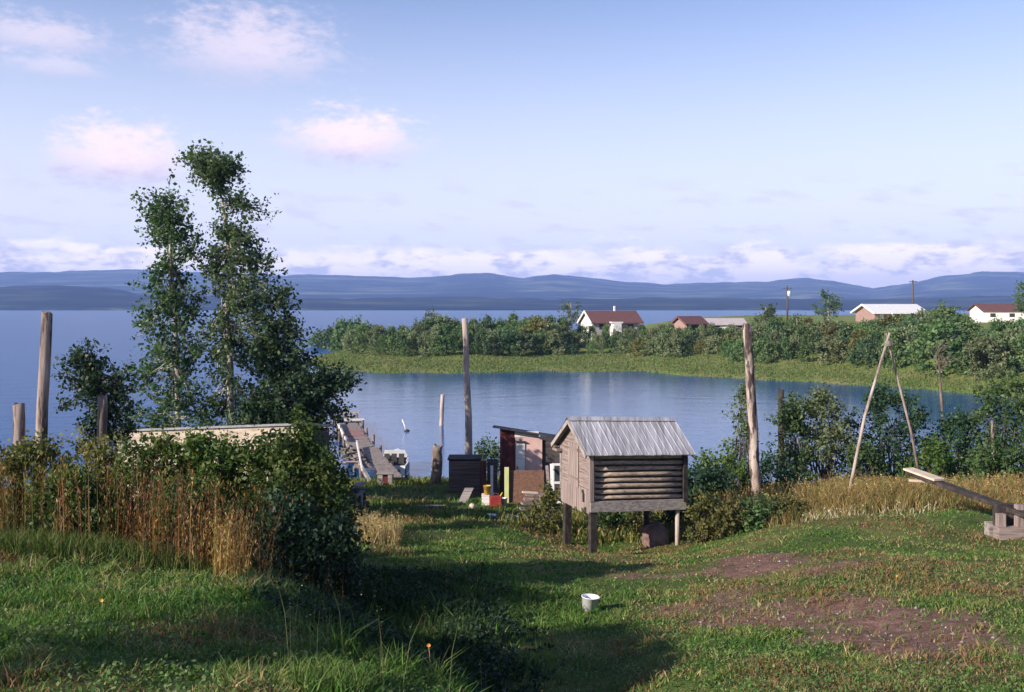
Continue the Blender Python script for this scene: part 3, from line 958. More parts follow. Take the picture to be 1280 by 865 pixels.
n = 45000
rx = rng.uniform(-30, 80, n)
ry = np.interp(rx, SH[:, 0], SH[:, 1]) + rng.uniform(-1.0, 26, n) ** 1.0
rz = bank_h(rx, ry)
ok = rz > -.15
rx, ry, rz = rx[ok], ry[ok], rz[ok]
V, f_, cc, _ = blades('x', rx, ry, rz, rng.uniform(.06, .24, len(rx)), rng.uniform(.07, .15, len(rx)),
                      palette(len(rx), [(.075, .115, .028), (.11, .14, .045), (.17, .165, .065), (.06, .10, .025)], [4, 3, 2, 2]))
stuff('reeds', [(V, f_, cc)], 'green reeds and sedge along the waterline of the far bank')

# ------------------------------------------------------------------ poles and posts
def pole(name, label, pts, rad, mt, cat='pole', seg=12, group=None, wob=.05, rough=.03):
    mb = MB()
    P0, n_ = [Vector(p) for p in pts], 9
    path = []
    for i in range(n_):
        q = along(P0, i / (n_ - 1) * .9999)
        path.append(q + Vector((random.uniform(-1, 1), random.uniform(-1, 1), 0)) * rad[0] * .14)
    mb.tube(path, [rad[0] + (rad[1] - rad[0]) * i / (n_ - 1) for i in range(n_)], seg, wob, rough_top=rough)
    return tag(mb.build(name, M[mt], None, path[0]), label, cat, group)


def gp(px, d): x = (px - 640) / F * d; return Vector((x, d, h1(x, d) - .3))


pole('log_pole', 'tall weathered log pole leaning right above the dry weeds at far left', [gp(43, 16), P(59, 391, 16)], (.098, .085), 'pole')
pole('fence_post', 'short grey post at the left edge in the dry weeds', [gp(20, 16), P(24, 505, 16)], (.10, .095), 'pole', 'post')
pole('fence_post', 'slim brown post in front of the small dark tree', [gp(126, 16.5), P(128, 494, 16.5)], (.085, .08), 'stump', 'post')
pole('log_pole', 'tall slender bleached pole standing behind the plank bin by the water', [gp(587, 39), P(585, 520, 39), P(581, 398, 39)], (.17, .115), 'pole_pale')
pole('mooring_pole', 'pale short pole standing in the cove water', [P(552, 560, 64) + Vector((0, 0, -1)), P(552, 531, 65), P(553, 493, 65)], (.16, .13), 'pole_pale')
pole('pile_stump', 'thick rotting pile at the shore near the end of the dock', [gp(544, 40), P(547, 557, 40)], (.24, .20), 'stump', 'stump', rough=.06)
pole('log_pole', 'thick mottled log pole with bleached top right of the log cache', [gp(946, 30), P(940, 500, 30), P(933, 405, 30)], (.165, .13), 'pole_dark')
pole('post', 'dark short post sticking up behind the shrubs', [gp(977, 37), P(976, 487, 37)], (.13, .11), 'dark_wood', 'post')

t = thing('pole_frame', 'frame of two thin bleached poles tied at the top in the dry grass', 'pole frame', gp(1105, 27))
MB().tube([gp(1055, 26.6), P(1081, 520, 26.8), P(1112, 416, 27)], [.05, .043, .033], 8, .05).build('leg', M['pole_pale'], t)
MB().tube([gp(1158, 28.2), P(1139, 540, 27.6), P(1107, 414, 27.1)], [.043, .037, .028], 8, .05).build('leg', M['pole'], t)
mb = MB()
for k in range(5): mb.tube([P(1106, 427 + k * 1.4, 26.93), P(1116, 426 + k * 1.4, 26.93), P(1117, 427 + k * 1.4, 27.2), P(1106, 427 + k * 1.4, 27.2), P(1106, 427 + k * 1.4, 26.93)], [.012] * 5, 5)
mb.build('lashing', M['grey_wood'], t)
p0 = gp(1183, 38)
t = thing('dead_tree', 'thin grey leafless tree with twiggy top right of the pole frame', 'tree', p0)
tr = [p0, P(1180, 540, 38), P(1176, 490, 38), P(1173, 437, 38)]
mb = MB().tube(tr, [.085, .07, .05, .02], 7, .06)
mb.build('trunk', M['stump'], t)
mb = MB()
for k in range(22):
    a = along(tr, random.uniform(.80, .99)); b = a + Vector((random.uniform(-.6, .6), random.uniform(-.5, .5), random.uniform(.1, .6)))
    branch(mb, a, b, .009, .004)
    for _ in range(2): branch(mb, a.lerp(b, .6), a.lerp(b, .6) + Vector((random.uniform(-.35, .35), random.uniform(-.3, .3), random.uniform(.1, .4))), .008, .004)
mb.build('crown', M['stump'], t)

# ------------------------------------------------------------------ log cache on legs
C0 = P(738, 640, 24)
cyaw = R(20)
EX, EY_, EZ = Vector((math.cos(cyaw), math.sin(cyaw), -.045)), Vector((-math.sin(cyaw), math.cos(cyaw), 0)), Vector((0, 0, 1))
def K(u, v, w_): return C0 + EX * u + EY_ * v + EZ * w_
def kb(mb, u0, u1, v0, v1, w0, w1, j=0.0):
    q = [K(u0, v0, w0), K(u1, v0, w0), K(u1, v1, w0), K(u0, v1, w0), K(u0, v0, w1), K(u1, v0, w1), K(u1, v1, w1), K(u0, v1, w1)]
    if j: q = [p + Vector((random.uniform(-j, j), random.uniform(-j, j), random.uniform(-j, j))) for p in q]
    return mb.hexa(q)
CL, CW, CHW, CR = 2.72, 1.8, 1.58, 2.22
cache = thing('log_cache', 'small raised log storehouse with tin gable roof standing on legs in the grass', 'storehouse', (C0.x, C0.y, h1(C0.x, C0.y)))
# front and back walls of round logs
for nm, v_, face in (('log_wall', .05, -1), ('log_wall', CW - .05, 1)):
    mb = MB()
    for k in range(9):
        w_ = .345 + k * .145
        e0, e1 = random.uniform(.02, .07), CL - random.uniform(.03, .09)
        r_ = random.uniform(.044, .056)
        mb.tube([K(e0, v_, w_), K(CL * .35, v_ + random.uniform(-.008, .008), w_ + random.uniform(-.008, .008)),
                 K(CL * .7, v_ + random.uniform(-.008, .008), w_ + random.uniform(-.008, .008)), K(e1, v_, w_ + random.uniform(-.006, .006))], [r_, r_ * 1.03, r_ * .97, r_ * .95], 10, .03)
    lw = mb.build(nm, M['log'], cache)
    mb = MB(); kb(mb, .06, CL - .06, v_ - .015 - face * .03, v_ + .015 - face * .03, .2, CHW - .03)
    mb.build('chinking', M['dark_wood'], lw)
mb = MB(); kb(mb, -.02, CL - .02, -.06, .015, 0, .265); mb.build('floor_beam', M['grey_plank_x'], cache)
mb = MB(); kb(mb, 0.03, CL - .05, .03, CW - .03, .02, .12); mb.build('floor', M['dark_plank'], cache)
mb = MB(); kb(mb, -.02, CL - .02, CW - .015, CW + .06, 0, .265); mb.build('floor_beam', M['grey_plank_x'], cache)
def roof_w(v): return 1.47 + (CR + .03 - 1.47) * (1 - abs(v - CW / 2) / (CW / 2 + .22))
# gable ends
for (u_, sg) in ((0.0, -1), (CL - .03, 1)):
    mb = MB()
    step = .125
    w_ = .56 if sg < 0 else .04
    while w_ < CR - .1:
        wt = min(w_ + step - .007, CR - .04)
        def lim(w2):   # half width of the gable at this height
            if w2 <= 1.55: return CW / 2 - .01
            return max(.03, (CR - .06 - w2) / (CR - .06 - 1.55) * (CW / 2 - .01))
        h0, h1_ = lim(w_), lim(wt)
        c_ = CW / 2; du = random.uniform(0, .008)
        ua, ub = (u_ - .028 - du, u_) if sg < 0 else (u_, u_ + .028 + du)
        mb.hexa([K(ua, c_ - h0, w_), K(ub, c_ - h0, w_), K(ub, c_ + h0, w_), K(ua, c_ + h0, w_),
                 K(ua, c_ - h1_, wt), K(ub, c_ - h1_, wt), K(ub, c_ + h1_, wt), K(ua, c_ + h1_, wt)])
        w_ += step
    gw = mb.build('gable_wall', M['pink_plank_x'], cache)
    mb = MB()
    mb.add([K(u_ + .012 * -sg + .008, .02, .05), K(u_ + .012 * -sg + .008, CW - .02, .05), K(u_ + .012 * -sg + .008, CW - .02, 1.5),
            K(u_ + .012 * -sg + .008, CW / 2, CR - .1), K(u_ + .012 * -sg + .008, .02, 1.5)], [(0, 1, 2, 3, 4)])
    mb.build('lining', M['dark_wood'], gw)
mb = MB()
for k in range(12):
    v0 = .01 + k * (CW - .02) / 12
    kb(mb, -.034 - random.uniform(0, .012), -.002, v0 + .003, v0 + (CW - .02) / 12 - .004, random.uniform(-.10, -.02) + (.12 if k in (1, 2) else 0), .555 - random.uniform(0, .012))
mb.build('skirt_boards', M['pink_plank_z'], cache)
mb = MB()
for k in range(4):
    v0 = .62 + k * .165
    kb(mb, -.062, -.04, v0 + .003, v0 + .161, .50, 1.60 - random.uniform(0, .01))
dr = mb.build('door', M['pink_plank_z'], cache)
mb = MB()
for w_ in (.68, 1.42): kb(mb, -.078, -.063, .64, 1.26, w_, w_ + .07)
mb.build('hinge_batten', M['pink_plank_x'], dr)
mb = MB(); kb(mb, -.075, -.045, .26, .33, .20, .42); kb(mb, -.08, -.05, .30, .36, .42, .50)
mb.build('latch', M['metal_dark'], dr)
# corner boards
mb = MB(); kb(mb, -.045, .065, -.072, -.012, .27, CHW - .02); mb.build('corner_post', M['pink_plank_z'], cache)
mb = MB(); kb(mb, .067, .10, -.045, -.01, .27, CHW - .04); mb.build('corner_post', M['dark_wood'], cache)
mb = MB(); kb(mb, CL - .10, CL + .02, -.07, -.01, .2, CHW - .02); mb.build('corner_post', M['dark_wood'], cache)
for v0 in (CW + .012,): 
    for u0 in (-.04, CL - .08):
        mb = MB(); kb(mb, u0, u0 + .1, v0, v0 + .06, .27, CHW - .02); mb.build('corner_post', M['grey_wood'], cache)
# tin roof with ribs
def tin(side):
    n_ = 150; vs = []; fs = []
    us_ = np.linspace(-.24, CL + .15, n_)
    vv = [CW / 2, CW / 2 - .35 * 1, CW / 2 - .75, -.24] if side < 0 else [CW / 2, CW / 2 + .35, CW / 2 + .75, CW + .24]
    for layer in (0, 1):
        for j, v_ in enumerate(vv):
            for u_ in us_:
                ph = (u_ / .19) % 1
                rib = .012 * (1 if ph < .14 else 0) + .004 * math.sin(u_ * 9 + j)
                vs.append(K(u_, v_, roof_w(v_) + rib - layer * .02 + (.004 if side > 0 else 0)))
    m_ = len(vv)
    for layer in (0, 1):
        o_ = layer * m_ * n_
        for j in range(m_ - 1):
            for i in range(n_ - 1):
                q = (o_ + j * n_ + i, o_ + j * n_ + i + 1, o_ + (j + 1) * n_ + i + 1, o_ + (j + 1) * n_ + i)
                fs.append(q if (side > 0) ^ (layer == 0) else q[::-1])
    for j in (m_ - 1,):
        for i in range(n_ - 1):
            a = j * n_ + i; b = m_ * n_ + a
            fs.append((a, a + 1, b + 1, b))
    return MB().add(vs, fs)
tag(tin(-1).build('roof', M['tin'], cache))
rr = tin(1).build('roof', M['tin'], cache)
mb = MB()
for s_ in (-1, 1):
    q = []
    for dw in (.028, .042):
        q += [K(-.25, CW / 2, CR + .03 + dw), K(CL + .16, CW / 2, CR + .03 + dw), K(CL + .16, CW / 2 + s_ * .12, roof_w(CW / 2 + .12) + dw), K(-.25, CW / 2 + s_ * .12, roof_w(CW / 2 + .12) + dw)]
    mb.hexa(q)
mb.build('ridge_cap', M['tin'], cache)
for s_ in (-1, 1):
    ve = -.22 if s_ < 0 else CW + .22
    for ue in (-.22, CL + .10):
        MB().beam(K(ue, ve, roof_w(ve) - .07), K(ue, CW / 2, CR - .05), .035, .10).build('barge_board', M['grey_wood'], cache)
mb = MB(); kb(mb, -.20, CL + .1, CW + .05, CW + .21, 1.36, 1.40); kb(mb, -.20, -.045, CW - .1, CW + .21, 1.28, 1.345)
mb.build('soffit', M['pink_plank_x'], cache)
mb = MB()
for s_ in (-1, 1):
    q = []
    for dw in (-.05, -.03):
        ve = -.2 if s_ < 0 else CW + .2
        q += [K(-.20, CW / 2, CR + .03 + dw), K(CL + .09, CW / 2, CR + .03 + dw), K(CL + .09, ve, roof_w(ve) + dw), K(-.20, ve, roof_w(ve) + dw)]
    mb.hexa(q)
mb.build('roof_boards', M['grey_wood'], cache)
def leg(u, v, r_, mt, square, label=None):
    q = K(u, v, .03); b = Vector((q.x + random.uniform(-.02, .02), q.y, h1(q.x, q.y) - .25))
    mb = MB()
    if square: mb.beam(b, q, r_ * 2, r_ * 2, (math.sin(cyaw), -math.cos(cyaw), 0))
    else: mb.tube([b, b.lerp(q, .5), q], [r_ * 1.08, r_, r_ * .92], 10, .05)
    o = mb.build('leg', M[mt], cache)
    if label: tag(o, label)
leg(.09, .06, .085, 'dark_wood', True); leg(.10, CW - .12, .09, 'dark_wood', True)
leg(CL - .22, .06, .062, 'pole_pale', False, 'pale round peeled leg'); leg(CL - .25, CW - .1, .08, 'dark_plank', False)

# boulder under the cache
def blob(c_, rad, seed, n1=14, n2=22, amp=.18):
    mb = MB(); vs = []; fs = []
    for i in range(n1 + 1):
        th = math.pi * i / n1
        for k in range(n2):
            ph = 2 * math.pi * k / n2
            d_ = Vector((math.sin(th) * math.cos(ph), math.sin(th) * math.sin(ph), math.cos(th)))
            s_ = 1 + amp * (mnoise.noise(d_ * 1.4 + Vector((seed, 0, 0))) + .5 * mnoise.noise(d_ * 3.1 + Vector((seed, 4, 0))))
            vs.append(Vector(c_) + Vector((d_.x * rad[0] * s_, d_.y * rad[1] * s_, d_.z * rad[2] * s_)))
    for i in range(n1):
        for k in range(n2):
            k2 = (k + 1) % n2
            fs.append((i * n2 + k, (i + 1) * n2 + k, (i + 1) * n2 + k2, i * n2 + k2))
    return mb.add(vs, fs, True)
p = P(818, 680, 25.6); gz = h1(p.x, p.y)
tag(blob((p.x, p.y, gz + .22), (.38, .36, .38), 3).build('boulder', M['rust'], None, (p.x, p.y, gz)), 'rounded rust brown boulder lying in the shade under the log cache', 'boulder')

# ------------------------------------------------------------------ red shed
SX0, SX1, SY0, SY1 = -.45, 1.95, 36.0, 38.2
gz = min(h1(SX0, SY0), h1(SX1, SY1)) - .1
def rz_(x): return 3.52 - (x + .7) * .155
shed = thing('lean_to_shed', 'small lean-to shed of maroon boards and pinkish plywood under a dark slanting roof', 'shed', (.7, 37, gz))
def wall(nm, x0, x1, y0, y1, mt, top=None, par=None, bot=None):
    zt0 = (rz_(x0) - .02) if top is None else top; zt1 = (rz_(x1) - .02) if top is None else top
    b_ = gz if bot is None else bot
    return MB().hexa([Vector(q) for q in ((x0, y0, b_), (x1, y0, b_), (x1, y1, b_), (x0, y1, b_), (x0, y0, zt0), (x1, y0, zt1), (x1, y1, zt1), (x0, y1, zt0))]).build(nm, M[mt], par or shed)
wall('front_wall', SX0, .12, SY0, SY0 + .06, 'maroon')
wall('side_wall', SX0, SX0 + .06, SY0 + .063, SY1, 'maroon', top=rz_(SX0) - .31)
wall('side_wall', SX1 - .06, SX1, SY0 + .103, SY1, 'dark_plank', top=rz_(SX1) - .31)
wall('back_wall', SX0, SX1, SY1 + .003, SY1 + .06, 'dark_plank', top=rz_(SX1) - .33)
wall('front_panel', .123, 1.13, SY0 - .05, SY0 + .05, 'pink_ply', top=3.13)
wall('front_wall', 1.133, SX1, SY0 + .04, SY0 + .1, 'dark_plank')
d_ = wall('door', .15, .48, SY0 - .09, SY0 - .055, 'white_board', top=2.93)
MB().box((.20, SY0 - .11, 2.0), (.03, .03, .12)).build('handle', M['metal_dark'], d_)
wall('door_hood', .15, .50, SY0 - .16, SY0 - .053, 'dark_roof', top=2.99, bot=2.945)
wall('frieze_board', .10, 1.0, SY0 - .04, SY0 + .055, 'white_board', top=3.34, bot=3.14)
mb = MB()
q = []
for dz_ in (0, .055):
    q += [(-.72, SY0 - .35, rz_(-.72) + dz_), (2.1, SY0 - .35, rz_(2.1) + dz_), (2.1, SY1 + .25, rz_(2.1) + dz_ - .30), (-.72, SY1 + .25, rz_(-.72) + dz_ - .30)]
mb.hexa([Vector(v) for v in q]); rf = mb.build('roof', M['dark_roof'], shed)
mb = MB().beam((1.05, SY0 - .40, rz_(1.05) - .04), (2.1, SY0 - .40, rz_(2.1) - .04), .05, .22); mb.build('fascia', M['dark_roof'], rf)

# leaning sheets and boards in front of the shed
def sheet(name, label, cat, px0, px1, top, d, mt, lean=.15, thick=.03, bot=None, skew=0.0, group=None):
    a, b = P(px0, top, d + lean), P(px1, top, d + lean)
    za = h1(a.x, d) - .04 if bot is None else bot; zb = h1(b.x, d) - .04 if bot is None else bot
    tq = Vector((0, thick, 0))
    q = [Vector((a.x + skew, d, za)), Vector((b.x + skew, d, zb)), Vector((b.x + skew, d, zb)) + tq, Vector((a.x + skew, d, za)) + tq, a, b, b + tq, a + tq]
    return tag(MB().hexa(q).build(name, M[mt], None, ((a.x + b.x) / 2, d, za)), label, cat, group)
sheet('board_sheet', 'brown particle board sheet propped upright in front of the red shed', 'board', 636, 680, 588, 33.4, 'brown_ply', .12)
sheet('board', 'pale yellow green board standing left of the brown sheet', 'board', 630.5, 636, 584, 33.3, 'lime', .1)
sheet('board', 'narrow maroon board standing at the right side of the plank bin', 'board', 600.5, 608, 576, 35.4, 'maroon', .1, .05)
sheet('board', 'weathered pale board leaning low against the plank bin', 'board', 581, 592, 610, 33.0, 'grey_plank_x', .75, .035, None, -.22)
sheet('board', 'dark thin board standing between the maroon board and the shed', 'board', 609, 622, 574, 35.6, 'dark_plank', .1, .06)
sheet('board', 'small pale strip of wood standing in front of the dark board', 'board', 613, 616.5, 582, 35.2, 'white_board', .1, .03)

x0, x1 = P(561, 575, 36).x, P(600, 575, 36).x
gz = h1((x0 + x1) / 2, 36) - .1; zt = P(561, 575, 36).z
bin_ = thing('plank_bin', 'dark weathered plank bin standing near the tall slender pole', 'bin', ((x0 + x1) / 2, 36.4, gz))
mb = MB(); k = 0; z = gz
while z < zt - .05:
    zz = min(z + .165, zt); j = random.uniform(0, .012)
    mb.box(((x0 + x1) / 2, 36 - j, (z + zz) / 2), (x1 - x0, .04, zz - z - .012)); z += .165
mb.build('front_panel', M['bin'], bin_)
for xx in (x0 + .02, x1 - .02): MB().box((xx, 36.5, (gz + zt) / 2), (.05, .9, zt - gz)).build('side_panel', M['bin'], bin_)
MB().box(((x0 + x1) / 2, 36.98, (gz + zt) / 2), (x1 - x0, .04, zt - gz)).build('back_panel', M['dark_plank'], bin_)
MB().box(((x0 + x1) / 2, 36.48, zt + .028), (x1 - x0 + .1, 1.1, .05)).build('lid', M['dark_wood'], bin_)

def bucket(name, label, px, py, d, r_, h, mt, cat='bucket', z=None, tilt=0.0, handle=True):
    p_ = P(px, py, d); zb = h1(p_.x, d) - .02 if z is None else z
    t_ = thing(name, label, cat, (p_.x, d, zb))
    mm = Matrix.Rotation(tilt, 3, 'Y')
    c_ = Vector((p_.x, d, zb))
    MB().lathe(c_, [(.005, .01), (r_ * .82, 0), (r_ * .99, h * .97), (r_ * 1.06, h * .97), (r_ * 1.06, h), (r_ * .95, h), (r_ * .78, .03), (.005, .03)], 28, mm).build('body', M[mt], t_)
    if handle:
        pts = [c_ + mm @ Vector((r_ * 1.08 * math.cos(a), -r_ * .35 * math.sin(a) - r_ * .75 * math.sin(a), h * .92 - h * .33 * math.sin(a))) for a in np.linspace(0, math.pi, 10)]
        MB().tube(pts, [.006] * 10, 6).build('handle', M['metal_dark' if mt != 'white_plastic' else 'white_plastic'], t_)
    return t_
p = P(737, 768, 14.2)
bucket('white_bucket', 'white plastic bucket standing alone in the grass at the edge of the shadow', 737, 768, 14.2,   .13, .23, 'white_plastic', tilt=.07, handle=False)
p = P(607, 625, 32.3); gz = h1(p.x, 32.3)
t = thing('white_crate', 'small white crate under the yellow bucket', 'crate', (p.x, 32.3, gz))
mb = MB()
for yy in (32.1, 32.5):
    for k in range(3): MB().box((p.x, yy, gz + .06 + k * .11), (.25, .02, .085)).build('slat', M['white_board'], t)
MB().box((p.x, 32.3, gz + .335), (.27, .42, .02)).build('top', M['white_board'], t)
bucket('yellow_bucket', 'yellow bucket standing on the small white crate', 609, 613, 32.3, .125, .30, 'yellow', z=gz + .346)
p = P(620, 625, 32.0); gz = h1(p.x, 32.0)
t = thing('fuel_can', 'red fuel can standing on the ground beside the yellow bucket', 'fuel can', (p.x, 32.0, gz))
o = MB().box((p.x, 32.0, gz + .17), (.40, .22, .36)).build('body', M['red'], t)
bv = o.modifiers.new('bevel', 'BEVEL'); bv.width = .04; bv.segments = 3
mb = MB().tube([(p.x - .1, 32, gz + .34), (p.x - .08, 32, gz + .43), (p.x + .08, 32, gz + .43), (p.x + .1, 32, gz + .34)], [.018] * 4, 7); mb.build('handle', M['red'], t)
MB().tube([(p.x + .15, 32, gz + .34), (p.x + .22, 32, gz + .46)], [.03, .02], 8).build('spout', M['yellow'], t)
p = P(630, 622, 32.2); gz = h1(p.x, 32.2)
t = thing('enamel_pail', 'small white pail right of the red fuel can', 'pail', (p.x, 32.2, gz))
MB().lathe((p.x, 32.2, gz), [(.005, .0), (.09, 0), (.115, .28), (.125, .28), (.105, .27), (.08, .03), (.005, .03)], 18).build('body', M['white'], t)
p = P(590, 637, 31.2); gz = h1(p.x, 31.2)
tag(blob((p.x, p.y, gz + .05), (.11, .10, .10), 8, 8, 12).build('stone', M['plywood'], None, (p.x, p.y, gz)), 'small pale yellow stone on the shaded ground below the leaning board', 'stone')

# lumber
def heap(name, label, planks, mt, cat='lumber'):
    c_ = Vector(planks[0][0]).lerp(Vector(planks[0][1]), .5)
    t_ = thing(name, label, cat, (c_.x, c_.y, h1(c_.x, c_.y)))
    for q in planks:
        MB().beam(q[0], q[1], q[2], q[3]).build('plank', M[q[4] if len(q) > 4 else mt], t_)
    return t_
def PG(px, d, up): x = (px - 640) / F * d; return Vector((x, d, h1(x, d) + up))
heap('lumber_stack', 'stepped stack of pale planks in front of the brown sheet',
     [(PG(650, 31.6, .05), PG(682, 31.8, .05), .3, .06), (PG(652, 31.9, .16), PG(680, 32.1, .16), .28, .06), (PG(655, 32.15, .29), PG(683, 32.3, .29), .25, .06),
      (PG(657, 32.4, .43), PG(681, 32.5, .43), .22, .05), (PG(676, 31.35, -.1), PG(676, 31.4, .52), .1, .08, 'grey_wood'), (PG(653, 32.5, .50), PG(672, 32.6, .50), .2, .04, 'plywood')], 'pink_plank_x')
heap('board_walk', 'whitewashed boards lying flat on the ground below the lumber stack',
     [(PG(610, 29.3, .06), PG(672, 29.6, .06), .26, .05), (PG(628, 28.9, .05), PG(668, 29.1, .05), .24, .05), (PG(640, 28.7, .0), PG(662, 28.75, .0), .1, .12, 'dark_wood')], 'white_board')
heap('board_pair', 'two thin boards leaning between the shed and the log cache',
     [(PG(688, 32.2, 0), P(683.5, 582, 33.4), .10, .03), (PG(691, 32.0, 0), P(689, 580, 33.3), .09, .03, 'white_board')], 'pink_plank_z')
a = P(690, 579, 33.6); b = P(706, 579, 33.6); gz = h1(b.x, 33.6)
t = thing('old_door', 'old glazed door with pale frame propped up behind the log cache', 'door', ((a.x + b.x) / 2, 33.6, gz))
mb = MB()
for xx in (a.x + .04, b.x - .04): mb.box((xx, 33.6, (gz + a.z) / 2), (.08, .04, a.z - gz))
for zz in (a.z - .043, a.z - .68, gz + .08): mb.box(((a.x + b.x) / 2, 33.6, zz), (b.x - a.x - .165, .036, .08))
mb.build('frame', M['white_board'], t)
MB().box(((a.x + b.x) / 2, 33.6, a.z - .36), (b.x - a.x - .165, .01, .55)).build('pane', M['glass'], t)
MB().box(((a.x + b.x) / 2, 33.6, (gz + a.z - .65) / 2), (b.x - a.x - .165, .015, a.z - .76 - gz)).build('panel', M['dark_plank'], t)

heap('board_heap', 'heap of old boards and a slanting pale plank beside the dark shrub near the dock',
     [(PG(429, 29.6, .15), P(453, 613, 30.2), .26, .04, 'grey_plank_x'), (PG(440, 30, .1), PG(456, 30.4, .12), .4, .22, 'dark_plank'), (PG(437, 30.2, .32), PG(457, 30.3, .36), .35, .16, 'dark_wood'),
      (PG(441, 30.1, .55), PG(455, 30.6, .56), .3, .12, 'dark_plank'), (PG(452, 29.7, -.1), PG(452.5, 29.8, .5), .06, .06, 'grey_wood'), (PG(446, 29.6, -.1), PG(445, 29.7, .45), .06, .05, 'grey_wood'),
      (PG(443, 30.3, .67), PG(454, 30.9, .8), .24, .04, 'grey_plank_x')], 'grey_plank_x')
heap('drift_plank', 'single grey plank lying on the shaded grass near the shore', [(PG(521, 30.6, .05), PG(556, 31.2, .06), .16, .04)], 'grey_wood', 'plank')

# ------------------------------------------------------------------ dock and boat
DC = [(41.2, 482, .62), (46, 467, .60), (52, 451.5, .50), (58, 441, .50), (65.5, 431, .50)]
def dk(d):
    dd = [q[0] for q in DC]; px = np.interp(d, dd, [q[1] for q in DC]); z = np.interp(d, dd, [q[2] for q in DC])
    return Vector(((px - 640) / F * d, d, z))
dock = thing('dock', 'long dilapidated plank dock reaching from the shore into the cove', 'dock', dk(41.2) * 1.0)
def deck(d0, d1, wd, mt, off=0.0, up=0.0, gap=.025, miss=0.0, pw=.20):
    mb = MB(); a, b = dk(d0), dk(d1)
    dirv = (b - a).normalized(); sx = Vector((dirv.y, -dirv.x, 0)).normalized(); L_ = (b - a).length
    s_ = 0
    while s_ < L_:
        if random.random() > miss:
            c_ = a + dirv * s_ + sx * (off + random.uniform(-.05, .05)) + Vector((0, 0, up + random.uniform(-.012, .012)))
            ang = random.uniform(-.03, .03)
            e = sx * math.cos(ang) + dirv * math.sin(ang)
            wv_ = wd * random.uniform(.94, 1.05)
            mb.beam(c_ - e * wv_ / 2, c_ + e * wv_ / 2, pw - gap, .045)
        s_ += pw
    return mb.build('deck', M[mt], dock)
deck(41.2, 50.5, .85, 'deck', .25, .10); deck(45.0, 52.0, .7, 'deck', -.55, -.14, miss=.22); deck(51, 55.6, 1.1, 'deck'); deck(55.7, 58.6, 1.1, 'deck_red', 0, .03)
deck(58.7, 62.0, 1.1, 'deck', 0, 0); deck(62.1, 65.5, 1.5, 'deck', .1, .05, miss=.1)
for off, up in ((-.65, -.10), (.65, -.10)):
    mb = MB()
    for d0, d1 in zip((41.4, 46, 52, 58), (46, 52, 58, 65.3)):
        a, b = dk(d0), dk(d1); dv = (b - a).normalized(); sx = Vector((dv.y, -dv.x, 0))
        mb.beam(a + sx * off + Vector((0, 0, up)), b + sx * off + Vector((0, 0, up)), .12, .17)
    mb.build('stringer', M['grey_wood'], dock)
for d0 in (43.5, 47, 50.5, 54, 57.5, 61, 65):
    for s_ in (-1, 1):
        a = dk(d0); b = dk(d0 + .5); dv = (b - a).normalized(); sx = Vector((dv.y, -dv.x, 0))
        p = a + sx * s_ * .82
        MB().tube([(p.x, p.y, -1.0), (p.x, p.y, .1), (p.x + random.uniform(-.06, .06), p.y, random.uniform(.55, .95))], [.085, .085, .075], 8, .06).build('post', M['stump'], dock)
a = dk(49.5); dv = (dk(41.5) - dk(50)).normalized(); sx = Vector((dv.y, -dv.x, 0))
MB().beam(dk(42) - sx * -.32 * 1 + Vector((-.62, 0, .30)), dk(51) + Vector((-.35, 0, .34)), .06, .16).build('side_rail', M['white_board'], dock)
MB().beam(dk(53) + Vector((-.78, 0, .22)), dk(61) + Vector((-.8, 0, .22)), .07, .14).build('side_rail', M['white_board'], dock)
MB().beam(dk(62) + Vector((-.85, -.2, .24)), dk(62) + Vector((1.0, .1, .24)), .35, .10).build('cross_bench', M['white_board'], dock)
mb = MB().beam(dk(65.2) + Vector((-.9, 0, .35)), dk(65.2) + Vector((1.0, 0, .35)), .2, .12); mb.build('end_rail', M['grey_wood'], dock)
a = dk(57.5); MB().tube([a + Vector((-.8, 0, -.25)), a + Vector((-2.7, .5, -.35))], [.10, .09], 8, .05).build('mooring_boom', M['dark_wood'], dock)
mb = MB()
for k in range(9):
    d_ = random.uniform(44.5, 50); c_ = dk(d_) + Vector((random.uniform(-1.1, -.4), 0, random.uniform(-.12, .12)))
    an = random.uniform(-1.2, 1.2); e = Vector((math.sin(an), math.cos(an), random.uniform(-.1, .1))) * random.uniform(.4, .8)
    mb.beam(c_ - e, c_ + e, .16, .04)
mb.build('loose_boards', M['pink_plank_x'], dock)
# crate-like end at the shore
p = dk(40.2); gz = h1(p.x, 40.2)
t = thing('wooden_crate', 'pale wooden crate with dark red open front at the shore end of the dock', 'crate', (p.x, 40.2, gz))
mb = MB()
for sx_ in (-.29, .29): mb.box((p.x + sx_, 40.2, gz + .24), (.03, .55, .52))
mb.box((p.x, 40.46, gz + .24), (.55, .03, .52)); mb.box((p.x, 40.2, gz + .02), (.55, .5, .03)); mb.box((p.x, 40.2, gz + .515), (.72, .62, .03))
mb.box((p.x - .18, 39.94, gz + .24), (.18, .025, .46)); mb.box((p.x + .2, 39.94, gz + .24), (.14, .025, .46))
mb.build('body', M['grey_plank_x'], t)
MB().box((p.x + .02, 40.1, gz + .22), (.22, .3, .36)).build('lining', M['maroon'], t)

